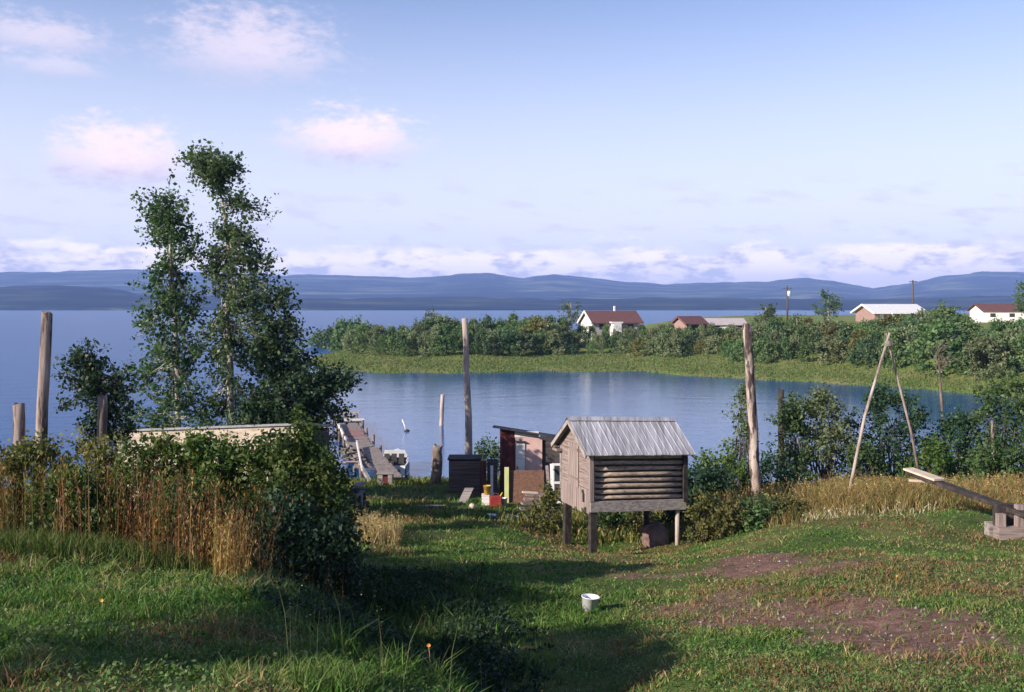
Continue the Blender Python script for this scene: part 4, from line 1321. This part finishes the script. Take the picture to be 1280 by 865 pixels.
# boat: a small open motor boat, stern towards the shore
B0 = Vector(((489 - 640) / F * 45.2, 45.2, 0.0))
bd = (dk(56) - dk(46)).normalized(); bd.z = 0; bd = Matrix.Rotation(R(-12), 3, 'Z') @ bd.normalized(); bs2 = Vector((bd.y, -bd.x, 0))
boat = thing('motor_boat', 'small white open motor boat moored beside the dock', 'boat', B0)
def BP(s_, a, z): return B0 + bd * s_ + bs2 * a + Vector((0, 0, z))
secs = [(0, .66, .60, .52), (.8, .70, .62, .52), (1.8, .70, .58, .55), (2.7, .58, .42, .62), (3.4, .34, .2, .70), (3.85, .03, .02, .76)]
vs = []; fs = []
for s_, wt, wb, zt in secs:
    vs += [BP(s_, -wt, zt), BP(s_, -wb, -.12), BP(s_, wb, -.12), BP(s_, wt, zt), BP(s_, wt - .05, zt), BP(s_, max(.01, wb - .05), .05), BP(s_, -max(.01, wb - .05), .05), BP(s_, -wt + .05, zt)]
for i in range(len(secs) - 1):
    for k in range(8):
        k2 = (k + 1) % 8
        fs.append((i * 8 + k, i * 8 + k2, (i + 1) * 8 + k2, (i + 1) * 8 + k))
fs.append((0, 7, 6, 5, 4, 3, 2, 1))
hull = MB().add(vs, fs).build('hull', M['hull_white'], boat)
MB().hexa([BP(-.03, -.62, -.1), BP(-.03, .62, -.1), BP(.02, .62, -.1), BP(.02, -.62, -.1), BP(-.03, -.66, .54), BP(-.03, .66, .54), BP(.02, .66, .54), BP(.02, -.66, .54)]).build('transom', M['hull_white'], hull)
mb = MB()
mb.hexa([BP(.03, .673, .04), BP(1.8, .71, .04), BP(1.8, .735, .04), BP(.03, .69, .04), BP(.03, .68, .42), BP(1.8, .72, .44), BP(1.8, .74, .44), BP(.03, .70, .42)]); mb.build('side_stripe', M['hull_blue'], hull)
for s_ in (.7, 1.5, 2.3):
    MB().beam(BP(s_, -.58, .36), BP(s_, .58, .36), .26, .05).build('seat', M['dark_wood'], boat)
for a in (-.35, .0, .36):
    MB().beam(BP(1.5, a, .38), BP(1.62, a, .86), .26, .08, (bd.x, bd.y, 0)).build('backrest', M['metal_dark'], boat)
mt_ = MB().beam(BP(-.16, 0, -.1), BP(-.12, 0, .5), .14, .16, (bd.x, bd.y, 0)).beam(BP(-.22, 0, .62), BP(.08, 0, .62), .24, .26).build('outboard_motor', M['metal_dark'], boat)
MB().add([BP(2.1, -.68, .585), BP(2.1, 0, .70), BP(2.1, .68, .585), BP(2.7, -.575, .64), BP(2.7, 0, .80), BP(2.7, .575, .64), BP(3.4, -.335, .72), BP(3.4, 0, .84), BP(3.4, .335, .72), BP(3.86, 0, .79)],
         [(0, 3, 4, 1), (1, 4, 5, 2), (3, 6, 7, 4), (4, 7, 8, 5), (6, 9, 7), (7, 9, 8)], True).build('bow_deck', M['hull_white'], boat)
MB().hexa([BP(2.12, -.6, .60), BP(2.12, .6, .60), BP(2.16, .6, .60), BP(2.16, -.6, .60), BP(1.98, -.5, .98), BP(1.98, .5, .98), BP(2.01, .5, .98), BP(2.01, -.5, .98)]).build('windscreen', M['white_plastic'], boat)

p = P(507, 538, 62); p.z = 0
t = thing('marker_float', 'tiny white float tilted on the calm cove water', 'float', p)
MB().tube([p + Vector((.05, 0, -.1)), p + Vector((-.05, 0, .35)), p + Vector((-.22, 0, .75))], [.05, .045, .03], 8).build('stick', M['white'], t)
blob(p + Vector((.08, 0, .02)), (.18, .14, .10), 2, 8, 12, .05).build('base', M['metal_dark'], t)

# ------------------------------------------------------------------ low shed on the left with pale fascia
a = P(145, 537, 25.6); b = P(381, 528, 24.8)
ls = thing('low_shed', 'low flat roofed shed with pale plywood front half hidden behind the leafy hedge', 'shed', ((a.x + b.x) / 2, 26.2, h1((a.x + b.x) / 2, 26.2)))
ax = (b - a); ax.z = 0; axn = ax.normalized(); ay = Vector((-axn.y, axn.x, 0))
def LP(u, v, z): q = a + axn * u + ay * v; return Vector((q.x, q.y, z))
Ls = ax.length; dz_ = b.z - a.z
def lbox(u0, u1, v0, v1, z0, z1, nm, mt, par=None, z0b=None):
    k0, k1 = dz_ * u0 / Ls, dz_ * u1 / Ls
    return MB().hexa([LP(u0, v0, z0 + k0), LP(u1, v0, z0 + k1), LP(u1, v1, z0 + k1), LP(u0, v1, z0 + k0), LP(u0, v0, z1 + k0), LP(u1, v0, z1 + k1), LP(u1, v1, z1 + k1), LP(u0, v1, z1 + k0)]).build(nm, M[mt], par or ls)
zt = a.z
lbox(0, Ls, 0, .04, zt - .48, zt - .06, 'fascia', 'old_ply')
kz = dz_
MB().hexa([LP(-.06, -.06, zt - .057), LP(Ls + .06, -.06, zt - .057 + kz), LP(Ls + .06, 2.0, zt - .36 + kz), LP(-.06, 2.0, zt - .36),
           LP(-.06, -.06, zt), LP(Ls + .06, -.06, zt + kz), LP(Ls + .06, 2.0, zt - .30 + kz), LP(-.06, 2.0, zt - .30)]).build('roof', M['grey_roof'], ls)
lbox(Ls - .10, Ls, -.003, .09, zt - 3.3, zt - .483, 'corner_post', 'white_board')
lbox(.02, Ls - .12, .05, .09, zt - 3.3, zt - .06, 'front_wall', 'old_ply')
lbox(Ls - .06, Ls - .02, .1, 1.86, zt - 3.4, zt - .37, 'side_wall', 'dark_plank')
lbox(.02, .06, .1, 1.86, zt - 3.4, zt - .37, 'side_wall', 'dark_plank')
lbox(.02, Ls - .02, 1.87, 1.91, zt - 3.5, zt - .37, 'back_wall', 'dark_plank')

# ------------------------------------------------------------------ seesaw
q0, q1, q2 = P(1136, 590, 22.6), P(1258, 634, 20.0), P(1345, 666, 18.6)
gz = h1(q1.x, 20)
ss_ = thing('seesaw', 'heavy plank seesaw on a pale timber stand at the right edge of the lawn', 'seesaw', (q1.x, 20, gz))
MB().beam(q0, q1.lerp(q2, .9), .21, .095).build('beam', M['dark_wood'], ss_)
dv = (q1 - q0).normalized(); uz = Vector((0, 0, 1))
st = MB().beam(q0 + uz * .073 - dv * .02, q0 + dv * .95 + uz * .073, .30, .045).build('seat', M['plywood'], ss_)
MB().beam(q0 + dv * .35 - uz * .10 + Vector((-.25, 0, 0)), q0 + dv * .45 - uz * .10 + Vector((.22, 0, 0)), .1, .05).build('seat_cleat', M['plywood'], ss_)
mb = MB().box((q1.x - .0, 19.82, gz + .10), (.60, .24, .30)); bs3 = mb.build('base', M['pink_plank_x'], ss_)
MB().box((q1.x + .0, 20.22, gz + .10), (.60, .22, .30)).build('base', M['grey_plank_x'], ss_)
MB().box((q1.x - .20, 19.84, gz + .385), (.15, .14, .26)).build('upright', M['pink_plank_z'], ss_)
MB().box((q1.x + .18, 19.84, gz + .48), (.14, .14, .45)).build('upright', M['pink_plank_z'], ss_)
MB().box((q1.x - .01, 20.04, gz + .45), (.44, .16, .46)).build('pivot_block', M['dark_wood'], ss_)

# ------------------------------------------------------------------ trees near the shed
def PV(px, py, d): return P(px, py, d)
D = 32.0
def cl(px, py, hw, hh, ns, dd=0.0, d=32.0):
    c_ = P(px, py, d + dd); k = d / F
    return ((c_.x, c_.y, c_.z), (hw * k * .95, hw * k * .9, hh * k * 1.15), ns)
gl = gp(224, D)
crown_tree('aspen_tree', 'slender aspen with a pointed leaning crown, left one of the tall pair', [gl, P(223, 560, D), P(222, 480, D), P(219, 400, D), P(214, 330, D), P(212, 285, D), P(209, 246, D)], .13, .02,
           [cl(208, 258, 12, 14, 8), cl(212, 275, 27, 18, 20), cl(212, 312, 34, 24, 30), cl(205, 350, 28, 18, 18), cl(224, 372, 28, 20, 16), cl(210, 405, 42, 18, 26), cl(222, 440, 40, 20, 24), cl(196, 462, 42, 14, 18),
            cl(215, 495, 48, 18, 24), cl(230, 525, 46, 18, 18), cl(190, 530, 30, 20, 12)], .13, LM['aspen'], M['bark_pale'], 60, .27, thin=.72)
gr = gp(290, D + .6)
crown_tree('aspen_tree', 'tallest aspen with bare upper stem and tufted top, right one of the pair', [gr, P(288, 540, D), P(288, 460, D), P(283, 400, D), P(288, 340, D), P(285, 290, D), P(275, 238, D), P(267, 196, D)], .14, .02,
           [cl(268, 214, 29, 18, 34), cl(252, 208, 13, 10, 8), cl(290, 292, 17, 14, 9), cl(300, 306, 20, 12, 9), cl(285, 226, 22, 16, 14), cl(308, 264, 18, 10, 8), cl(280, 262, 14, 18, 6), cl(292, 325, 34, 18, 22), cl(325, 332, 18, 14, 9), cl(270, 350, 22, 16, 12), cl(318, 370, 38, 18, 20),
            cl(285, 385, 25, 15, 10), cl(335, 392, 30, 16, 14), cl(300, 420, 46, 18, 26), cl(345, 425, 30, 16, 14), cl(290, 455, 42, 18, 20), cl(275, 500, 36, 22, 18), cl(300, 530, 40, 16, 16)], .13, LM['aspen2'], M['bark_pale'], 60, .27, thin=.76)
gd = gp(352, D + 1.2)
crown_tree('poplar_sapling', 'dense dark young poplar spreading towards the dock beside the tall aspens', [gd, P(352, 560, D + 1), P(350, 500, D + 1), P(347, 440, D + 1), P(345, 400, D + 1)], .11, .03,
           [cl(350, 420, 26, 22, 18), cl(350, 455, 42, 22, 36), cl(362, 490, 58, 22, 46), cl(400, 478, 40, 12, 22), cl(425, 488, 26, 7, 10), cl(350, 520, 55, 20, 44), cl(400, 520, 30, 16, 18), cl(370, 555, 44, 20, 30), cl(398, 560, 20, 18, 10)], .13, LM['dark'], M['bark'], 66, .26, cat='young tree', thin=.85)
g2 = gp(128, 20.5)
crown_tree('dark_sapling', 'small dark leaning tree behind the slim post on the left', [g2, P(130, 560, 20.5), P(133, 510, 20.5), P(122, 470, 20.5), P(108, 442, 20.5)], .09, .02,
           [cl(106, 452, 24, 10, 10, d=20.5), cl(100, 475, 30, 12, 14, d=20.5), cl(125, 482, 34, 14, 18, d=20.5), cl(108, 505, 32, 8, 10, d=20.5), cl(142, 512, 26, 18, 20, d=20.5), cl(150, 545, 22, 14, 12, d=20.5), cl(120, 540, 20, 14, 8, d=20.5)], .09, LM['dark'], M['bark'], 52, .15, cat='young tree', thin=.75)

# added off-frame willow; its thin flat bough is shaped to shade the hollow
yb = Vector((-6.9, .9, h1(-6.9, .9) - .2)); zc = 9.15
yp = [yb, yb + Vector((-.05, .1, 1.3)), Vector((-7.5, 1.8, 8.4)), Vector((-7.9, 3.6, 9.0)), Vector((-8.9, 5.9, zc + .1))]
crown_tree('added_shade_willow', 'added unseen willow left of the lawn with a flat bough that shades the hollow', yp, .2, .05,
           [((-8.5 + .56 * k, 4.6 - .83 * k, zc), (.62, .62, .13), 34) for k in (-.9, -.2, .5, 1.2)], .12, LM['mid'], M['bark'], 70, .10)

# ------------------------------------------------------------------ leafy hedge on the rise at left
HG = 'leafy shrubs in the hedge before the low shed'
for (px, d, top, wd, sp, lm, lab, sh) in (
        (375, 14.6, 546, 1.5, 130, 'hedge', 'tall leafy shrub at the right end of the hedge', 'round'), (330, 15.2, 556, 1.8, 130, 'hedge', 'broad leafy shrub below the right half of the pale shed front', 'round'),
        (262, 15.2, 552, 1.6, 110, 'hedge', 'leafy shrub below the middle of the pale shed front', 'round'), (195, 15.0, 556, 1.5, 75, 'hedge', 'leafy shrub below the left end of the pale shed front', 'round'),
        (120, 15.6, 560, 1.5, 60, 'olive', 'yellowing shrub behind the weeds near the slim post', 'round'), (40, 15.5, 565, 1.6, 60, 'olive', 'yellowing shrub round the foot of the leaning log pole', 'round'),
        (-40, 15.5, 560, 1.8, 60, 'olive', 'yellowing shrub at the left edge of the hedge', 'round'),
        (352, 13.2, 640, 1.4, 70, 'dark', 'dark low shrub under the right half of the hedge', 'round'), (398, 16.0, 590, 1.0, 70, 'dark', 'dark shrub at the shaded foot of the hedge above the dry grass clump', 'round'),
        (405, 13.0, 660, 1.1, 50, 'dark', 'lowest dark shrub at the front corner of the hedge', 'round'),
        (228, 13.6, 612, .9, 42, 'hedge', 'small green shrub growing among the rusty weeds', 'round'), (88, 14.0, 600, 1.0, 44, 'hedge', 'small green shrub in the weeds below the fence posts', 'round')):
    x = (px - 640) / F * d
    gz = h1(x, d); h = P(px, top, d).z - gz
    shrub('hedge_shrub', lab, x, d, h, wd, sp, 95, .072, LM[lm], HG, .15, sh)
# ------------------------------------------------------------------ shrubs along the near shore
SHG = 'shrubs along the near shore'
for (px, d, top, wd, sp, lm, lab, sh, nm) in (
        (925, 34, 492, 1.3, 26, 'pale', 'thin airy sapling just left of the mottled log pole', 'tall', 'willow_sapling'), (905, 31, 574, 2.0, 46, 'hedge', 'broad low shrub between the log cache and the mottled pole', 'round', 'shore_shrub'),
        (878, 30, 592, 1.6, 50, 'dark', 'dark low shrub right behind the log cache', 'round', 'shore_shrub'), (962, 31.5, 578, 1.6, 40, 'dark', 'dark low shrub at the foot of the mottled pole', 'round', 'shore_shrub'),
        (992, 35.5, 508, 1.7, 70, 'mid', 'green shrub in front of the dark short post', 'tall', 'shore_shrub'), (1030, 36, 500, 2.5, 95, 'pale', 'light green rounded shrub left of the pole frame', 'round', 'shore_shrub'),
        (1112, 37, 492, 3.3, 130, 'dark', 'large dark round shrub behind the pole frame', 'round', 'shore_shrub'), (1078, 35, 560, 1.6, 45, 'mid', 'low green shrub left of the large dark round shrub', 'round', 'shore_shrub'),
        (1165, 34, 562, 1.8, 44, 'hedge', 'low green shrub at the foot of the leafless tree', 'round', 'shore_shrub'), (1205, 36, 525, 2.6, 90, 'dark', 'dark shrub between the leafless tree and the right edge', 'round', 'shore_shrub'),
        (1258, 34, 478, 2.5, 90, 'mid', 'tall light shrub at the right edge with pale stem', 'round', 'shore_shrub'), (1300, 33, 500, 2.6, 70, 'mid', 'tall shrub cut by the right edge of the picture', 'round', 'shore_shrub'),
        (1240, 32.5, 568, 1.8, 44, 'mid', 'low dark shrub behind the seesaw', 'round', 'shore_shrub'), (1350, 32, 520, 3, 60, 'mid', 'shrub past the right edge of the picture', 'round', 'shore_shrub'),
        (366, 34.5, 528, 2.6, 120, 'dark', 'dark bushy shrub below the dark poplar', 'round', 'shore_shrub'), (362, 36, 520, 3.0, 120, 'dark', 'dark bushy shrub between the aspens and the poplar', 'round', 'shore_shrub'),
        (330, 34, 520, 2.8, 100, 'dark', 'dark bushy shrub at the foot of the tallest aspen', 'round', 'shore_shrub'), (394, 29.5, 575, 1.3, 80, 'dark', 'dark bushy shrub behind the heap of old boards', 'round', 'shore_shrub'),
        (612, 43.5, 556, 1.3, 30, 'mid', 'small bright shrub at the water behind the red shed', 'round', 'shore_shrub'),
        (880, 24.9, 622, .8, 44, 'olive', 'yellow green weedy shrub beside the pale right leg of the log cache', 'round', 'weed_shrub'), (912, 24.5, 630, 1.0, 50, 'olive', 'yellowish weedy shrub on the slope right of the log cache', 'round', 'weed_shrub'),
        (948, 24.4, 632, 1.1, 50, 'mid', 'weedy green shrub on the slope below the mottled pole', 'round', 'weed_shrub'), (985, 24.6, 632, 1.1, 44, 'olive', 'yellow green shrub at the left edge of the dry golden grass', 'round', 'weed_shrub'),
        (848, 27.5, 628, .9, 34, 'dark', 'dark weedy shrub behind the pale leg of the cache', 'round', 'weed_shrub'), (760, 27.5, 640, 1.3, 34, 'mid', 'low leafy shrub seen under the log cache', 'round', 'weed_shrub'),
        (800, 27.8, 640, 1.1, 30, 'olive', 'yellow green shrub seen under the cache behind the boulder', 'round', 'weed_shrub'),
        (688, 26.8, 612, .8, 40, 'olive', 'tall goldenrod like shrub at the left corner of the cache', 'tall', 'weed_shrub'), (672, 27.4, 640, .7, 24, 'olive', 'short yellow green shrub beside the flat boards', 'tall', 'weed_shrub')):
    x = (px - 640) / F * d
    gz = h1(x, d); h = P(px, top, d).z - gz
    shrub(nm, lab, x, d, h, wd, sp, 62 if nm != 'weed_shrub' else 46, .125 if d > 29 else .095, LM[lm], SHG, .24 if d > 29 else .14, sh)
# pale stem in the right edge shrub
p0 = gp(1243, 33.2)
pole('dead_sapling', 'pale bare dead stem standing among the shrubs at right', [p0, P(1241, 560, 33.2), P(1240, 526, 33.2)], (.065, .04), 'pole_dark', 'sapling')

# ------------------------------------------------------------------ grass, weeds and flowers
GREEN = [(.055, .130, .020), (.085, .165, .028), (.125, .190, .042), (.190, .195, .065), (.320, .265, .130), (.200, .120, .060)]
def scatter(n, d0, d1, power=1.0, margin=1.8):
    d = d0 + (d1 - d0) * rng.uniform(0, 1, n) ** power
    x = rng.uniform(-1, 1, n) * (d * .56 + margin)
    return x, d
def lawn(n, d0, d1, wscale, hscale, power=1.0):
    x, y = scatter(n, d0, d1, power)
    dm = dirt_mask(x, y)
    pn = fbm(x * .8, y * .8, 31, 4); pn2 = fbm(x * 2.6, y * 2.6, 32, 3)
    t_, s_ = .83 * x + .56 * y, .56 * x - .83 * y
    hol = sstep(t_, 3.2, 4.2) * sstep(t_, 7.6 , 6.0) * sstep(s_, -13.5, -11) * sstep(s_, -6.2, -7.2)  # mask that thins the bright lawn so the hollow looks darker
    keep = (rng.uniform(0, 1, n) > dm * .82) & (rng.uniform(0, 1, n) > .75 * hol) & (rng.uniform(0, 1, n) < .35 + 1.1 * pn2)
    x, y, pn, pn2, dm = x[keep], y[keep], pn[keep], pn2[keep], dm[keep]
    z = H(x, y); ok = z > .06
    x, y, z, pn, pn2, dm = x[ok], y[ok], z[ok], pn[ok], pn2[ok], dm[ok]
    m_ = len(x)
    # ranker growth on the shaded bank and in clumps
    u = x / y * F + 640
    bank_ = sstep(u, 330, 430) * sstep(u, 760, 620) * sstep(y, 20, 15)
    tf = sstep(fbm(x * 4.5, y * 4.5, 35, 2), .55, .72)
    h = hscale * rng.uniform(.5, 1.35, m_) * (.45 + 1.3 * np.clip(pn2 - .25, 0, 1) + .8 * tf) * (1 + .5 * bank_)
    dry = np.clip((pn - .43) * 4.2 + (pn2 - .5) * 1.4 + rng.normal(0, .24, m_) + .45 * sstep(u, 560, 860) + .06 + .5 * dm, 0, 1)
    dry = dry * (1 - .75 * bank_)
    h = h * (1 - .38 * sstep(u, 480, 760)) * (1 - .25 * sstep(y, 9, 6))
    ci = np.clip((dry * 5.2).astype(int), 0, 5)
    ci = np.where(rng.uniform(0, 1, m_) < .28, rng.integers(0, 4, m_), ci)
    col = np.array(GREEN)[ci] * (1 + rng.normal(0, .2, (m_, 1)))
    V, f_, cc, tip = blades('g', x, y, z - .01, h, wscale * rng.uniform(.7, 1.4, m_), np.clip(col, .005, .5), 1.1)
    return V, f_, cc
stuff('lawn_grass', [lawn(90000, 3.6, 9.5, .009, .085, .75), lawn(95000, 8.5, 15.5, .014, .10, .8), lawn(110000, 14, 27, .022, .075, .75), lawn(30000, 25, 44, .04, .12)],
      'short rough lawn grass mixed with dry blades on the slope')
# clover-like broad leaves low in the lawn
x, y = scatter(90000, 3.8, 15, .8)
pn = fbm(x * 1.3, y * 1.3, 44, 3); k = (rng.uniform(0, 1, len(x)) < sstep(pn, .36, .56)) & (rng.uniform(0, 1, len(x)) > dirt_mask(x, y))
x, y = x[k], y[k]
z = H(x, y) + rng.uniform(.02, .075, len(x))
V, Fc, val = leaf_quads(np.c_[x, y, z], .028, .8, 1.4)
c_ = palette(len(x), [(.06, .125, .028), (.09, .155, .04), (.13, .165, .07)], [3, 3, 2])
stuff('ground_herbs', [(V, [Fc], np.repeat(np.c_[c_, np.ones(len(c_))], 4, 0))], 'low broad leaved herbs scattered through the lawn')

def clump(px0, px1, d0, d1, n, h0, h1_, wd, cols, wts, lean=.25, heads=0.0, hw=.02, thin=None):
    d = rng.uniform(d0, d1, n); px = rng.uniform(px0, px1, n); x = (px - 640) / F * d
    if thin is not None:
        kk = fbm(x * thin, d * thin, 61, 3) > .44 + rng.normal(0, .05, n)
        x, d = x[kk], d[kk]
    z = H(x, d); ok = z > .1; x, d, z = x[ok], d[ok], z[ok]; m_ = len(x)
    h = rng.uniform(h0, h1_, m_)
    col = palette(m_, cols, wts)
    V, f_, cc, tip = blades('c', x, d, z - .02, h, wd * rng.uniform(.7, 1.3, m_), col, lean)
    out = [(V, f_, cc)]
    if heads:
        s_ = rng.uniform(0, 1, m_) < heads
        pts = np.concatenate([tip[s_] + np.array([0, 0, -.02 * j]) + rng.normal(0, .008, (s_.sum(), 3)) for j in range(4)])
        V2, F2, _ = leaf_quads(pts, hw * 2.2, .5, .1, .0)
        c2 = np.tile(np.clip(col[s_] * 1.25, 0, .6), (4, 1))
        out.append((V2, [F2], np.repeat(np.c_[c2, np.ones(len(c2))], 4, 0)))
    return out

STRAW = [(.34, .25, .12), (.29, .19, .08), (.24, .135, .055), (.15, .145, .045), (.10, .13, .03)]
# golden rank grass behind the lawn on the right
stuff('golden_grass', clump(900, 1420, 24.6, 31.5, 30000, .30, .90, .015, STRAW, [2, 4, 5, 4, 3], .6, .35, .022, .6) + clump(960, 1400, 23.6, 26, 7000, .15, .55, .014, STRAW, [2, 3, 4, 4, 3], .7, 0, .02, .9)
      + clump(1000, 1170, 22.6, 24.2, 420, .1, .3, .02, [(.42, .38, .27), (.30, .25, .14), (.14, .15, .05)], [3, 2, 2], .6, .6, .018, 1.2), 'golden dry rank grass along the brow behind the lawn')
stuff('straw_grass', clump(420, 500, 20.8, 24.0, 1700, .2, .62, .014, [(.38, .29, .16), (.33, .24, .11), (.24, .18, .07)], [4, 3, 3], .6, .5, .016, 1.1), 'clump of pale straw coloured grass at the corner of the shaded hollow')
stuff('meadow_weeds', clump(620, 900, 25.6, 31, 4200, .12, .42, .035, [(.07, .11, .02), (.12, .14, .03), (.22, .19, .06), (.28, .20, .09)], [4, 4, 3, 2], .5, .4, .03, .7)
      + clump(440, 640, 27, 34, 1500, .08, .22, .035, [(.06, .10, .02), (.11, .13, .03)], [3, 2], .5, 0, .03, .7)
      + clump(380, 640, 39.5, 44, 2600, .12, .32, .05, [(.10, .14, .025), (.15, .16, .04)], [3, 2], .5), 'rank green and yellow weeds between the sheds and the shore')

# tall dry fireweed on the rise at left
def weeds(px0, px1, d0, d1, n, hmin, hmax, cols, wts, leafn, lsize, thin=None, base=None):
    d = rng.uniform(d0, d1, n); px = rng.uniform(px0, px1, n); x = (px - 640) / F * d
    if thin is not None:
        kk = fbm(x * thin, d * thin, 71, 3) > .42
        x, d = x[kk], d[kk]
    m_ = len(x); z = H(x, d); h = rng.uniform(hmin, hmax, m_)
    col = palette(m_, cols, wts)
    V, f_, cc, tip = blades('w', x, d, z - .03, h, np.full(m_, .011), col * .9, .16)
    out = [(V, f_, cc)]
    base_ = np.c_[x, d, z]
    t_ = rng.uniform(.22, 1.02, (m_, leafn)) ** .8
    pts = (base_[:, None, :] + (tip - base_)[:, None, :] * t_[:, :, None] + rng.normal(0, .028, (m_, leafn, 3))).reshape(-1, 3)
    lv = np.repeat(col, leafn, 0) * (1 + rng.normal(0, .22, (m_ * leafn, 1)))
    V2, F2, _ = leaf_quads(pts, lsize * .8, .20, .2, 1.6)
    out.append((V2, [F2], np.repeat(np.c_[np.clip(lv, .01, .6), np.ones(len(lv))], 4, 0)))
    return out
ORANGE = [(.17, .068, .028), (.23, .105, .038), (.32, .20, .085), (.075, .036, .020), (.050, .070, .020)]
stuff('dry_weeds', weeds(-140, 200, 12.7, 15.2, 680, .4, 1.45, ORANGE, [3, 3, 3, 5, 6], 20, .085, 1.1) + weeds(170, 335, 11.6, 13.9, 400, .4, 1.5, ORANGE, [4, 4, 3, 5, 4], 18, .075, 1.3)
      + weeds(268, 312, 11.35, 11.9, 130, .5, 1.15, [(.38, .27, .11), (.30, .19, .07), (.22, .12, .05)], [3, 2, 2], 12, .06) + weeds(-140, 330, 13.5, 16, 420, .8, 1.5, [(.09, .10, .03), (.16, .12, .04), (.24, .12, .04)], [3, 2, 2], 20, .085)
      + weeds(330, 430, 11.6, 13.2, 80, .5, .9, [(.16, .10, .05), (.08, .085, .03)], [1, 2], 14, .06),
      'tall rusty brown dry weeds along the front of the hedge')
stuff('rank_grass', clump(-140, 330, 11.6, 14.2, 9000, .12, .38, .012, [(.05, .09, .018), (.08, .11, .026), (.14, .12, .04)], [4, 3, 1], .5)
      + clump(300, 600, 9.5, 16, 5000, .12, .36, .013, [(.018, .045, .014), (.028, .058, .018), (.05, .07, .022)], [4, 3, 1], .5, .1, .012)  # hollow blades coloured darker, with its shade put into the colour
      + clump(365, 455, 5.4, 6.3, 600, .08, .22, .008, [(.055, .11, .018), (.085, .13, .028), (.12, .14, .05)], [4, 3, 1], .6)
      + clump(350, 560, 5.6, 7.6, 22, .4, .7, .0032, [(.15, .16, .075)], [1], .3, .8, .006) + clump(560, 760, 7.6, 10.5, 26, .25, .5, .004, [(.15, .16, .075)], [1], .3, .8, .007),
      'rank green grass with seed heads on the shaded bank')

# small stones on the bare earth
x, y = scatter(5200, 6, 19, .9); k = rng.uniform(0, 1, len(x)) < dirt_mask(x, y) * .8
x, y = x[k], y[k]; z = H(x, y); n = len(x)
r_ = rng.uniform(.008, .032, n) ** 1.0
oct_ = np.array([(1, 0, 0), (0, 1, 0), (-1, 0, 0), (0, -1, 0), (0, 0, .75), (0, 0, -.4)])
V = (np.c_[x, y, z + r_ * .15][:, None, :] + oct_[None] * r_[:, None, None] * rng.uniform(.6, 1.3, (n, 6, 1))).reshape(-1, 3)
tri = np.array([(0, 1, 4), (1, 2, 4), (2, 3, 4), (3, 0, 4), (1, 0, 5), (2, 1, 5), (3, 2, 5), (0, 3, 5)])
c2 = palette(n, [(.30, .24, .21), (.20, .15, .13), (.38, .33, .30)], [3, 3, 1])
stuff('pebbles', [(V, [(np.arange(n)[:, None, None] * 6 + tri[None]).reshape(-1, 3)], np.repeat(np.c_[c2, np.ones(n)], 6, 0))], 'small stones and clods lying on the bare earth')

# weeds coloured near black: the shade of the hollow is put into their colour
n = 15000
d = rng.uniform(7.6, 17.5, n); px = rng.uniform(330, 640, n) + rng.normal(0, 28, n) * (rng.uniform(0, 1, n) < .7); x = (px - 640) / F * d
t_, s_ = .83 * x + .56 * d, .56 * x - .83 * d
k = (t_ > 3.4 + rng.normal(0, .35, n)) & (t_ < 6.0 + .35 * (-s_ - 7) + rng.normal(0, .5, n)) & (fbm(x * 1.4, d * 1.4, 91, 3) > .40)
x, d = x[k], d[k]; z = H(x, d)
hh = rng.uniform(.04, .22, len(x))
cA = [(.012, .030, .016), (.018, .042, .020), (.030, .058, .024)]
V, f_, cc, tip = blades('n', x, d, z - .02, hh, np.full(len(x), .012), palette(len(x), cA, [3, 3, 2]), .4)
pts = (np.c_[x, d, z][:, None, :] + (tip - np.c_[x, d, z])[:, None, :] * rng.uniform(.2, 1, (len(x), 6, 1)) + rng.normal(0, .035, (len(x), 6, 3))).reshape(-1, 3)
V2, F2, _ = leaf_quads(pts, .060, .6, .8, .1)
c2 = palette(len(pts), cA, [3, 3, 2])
stuff('painted_shade_weeds', [(V, f_, cc), (V2, [F2], np.repeat(np.c_[c2, np.ones(len(c2))], 4, 0))], 'low weeds right of the hedge, coloured near black to deepen the shade of the hollow')

# single flowers
for (px, d, hgt, mt, lab) in ((1120, 13.3, .16, 'yellow', 'single yellow flower in the lawn near the bare earth on the right'), (128, 8.1, .14, 'yellow', 'single yellow flower in the grass at lower left'),
                              (536, 7.6, .30, 'orange', 'orange seed flower on a tall stalk at the lower centre'), (413, 11.6, .2, 'yellow', 'yellow flower in the shaded hollow')):
    x = (px - 640) / F * d; z = h1(x, d)
    t = thing('flower', lab, 'flower', (x, d, z))
    MB().tube([(x, d, z - .02), (x + .01, d, z + hgt * .6), (x, d - .01, z + hgt)], [.004, .003, .003], 5).build('stem', M['stalk'], t)
    mb = MB()
    for k in range(9):
        a = 2 * math.pi * k / 9; c_ = Vector((x, d - .012, z + hgt)); e = Vector((math.cos(a), -.35, math.sin(a) * .9 + .2)) * .015; s_ = Vector((-math.sin(a), 0, math.cos(a))) * .007
        mb.add([c_ - s_ * .4, c_ + s_ * .4, c_ + e + s_, c_ + e - s_], [(0, 1, 2, 3)])
    mb.build('petals', M[mt], t)
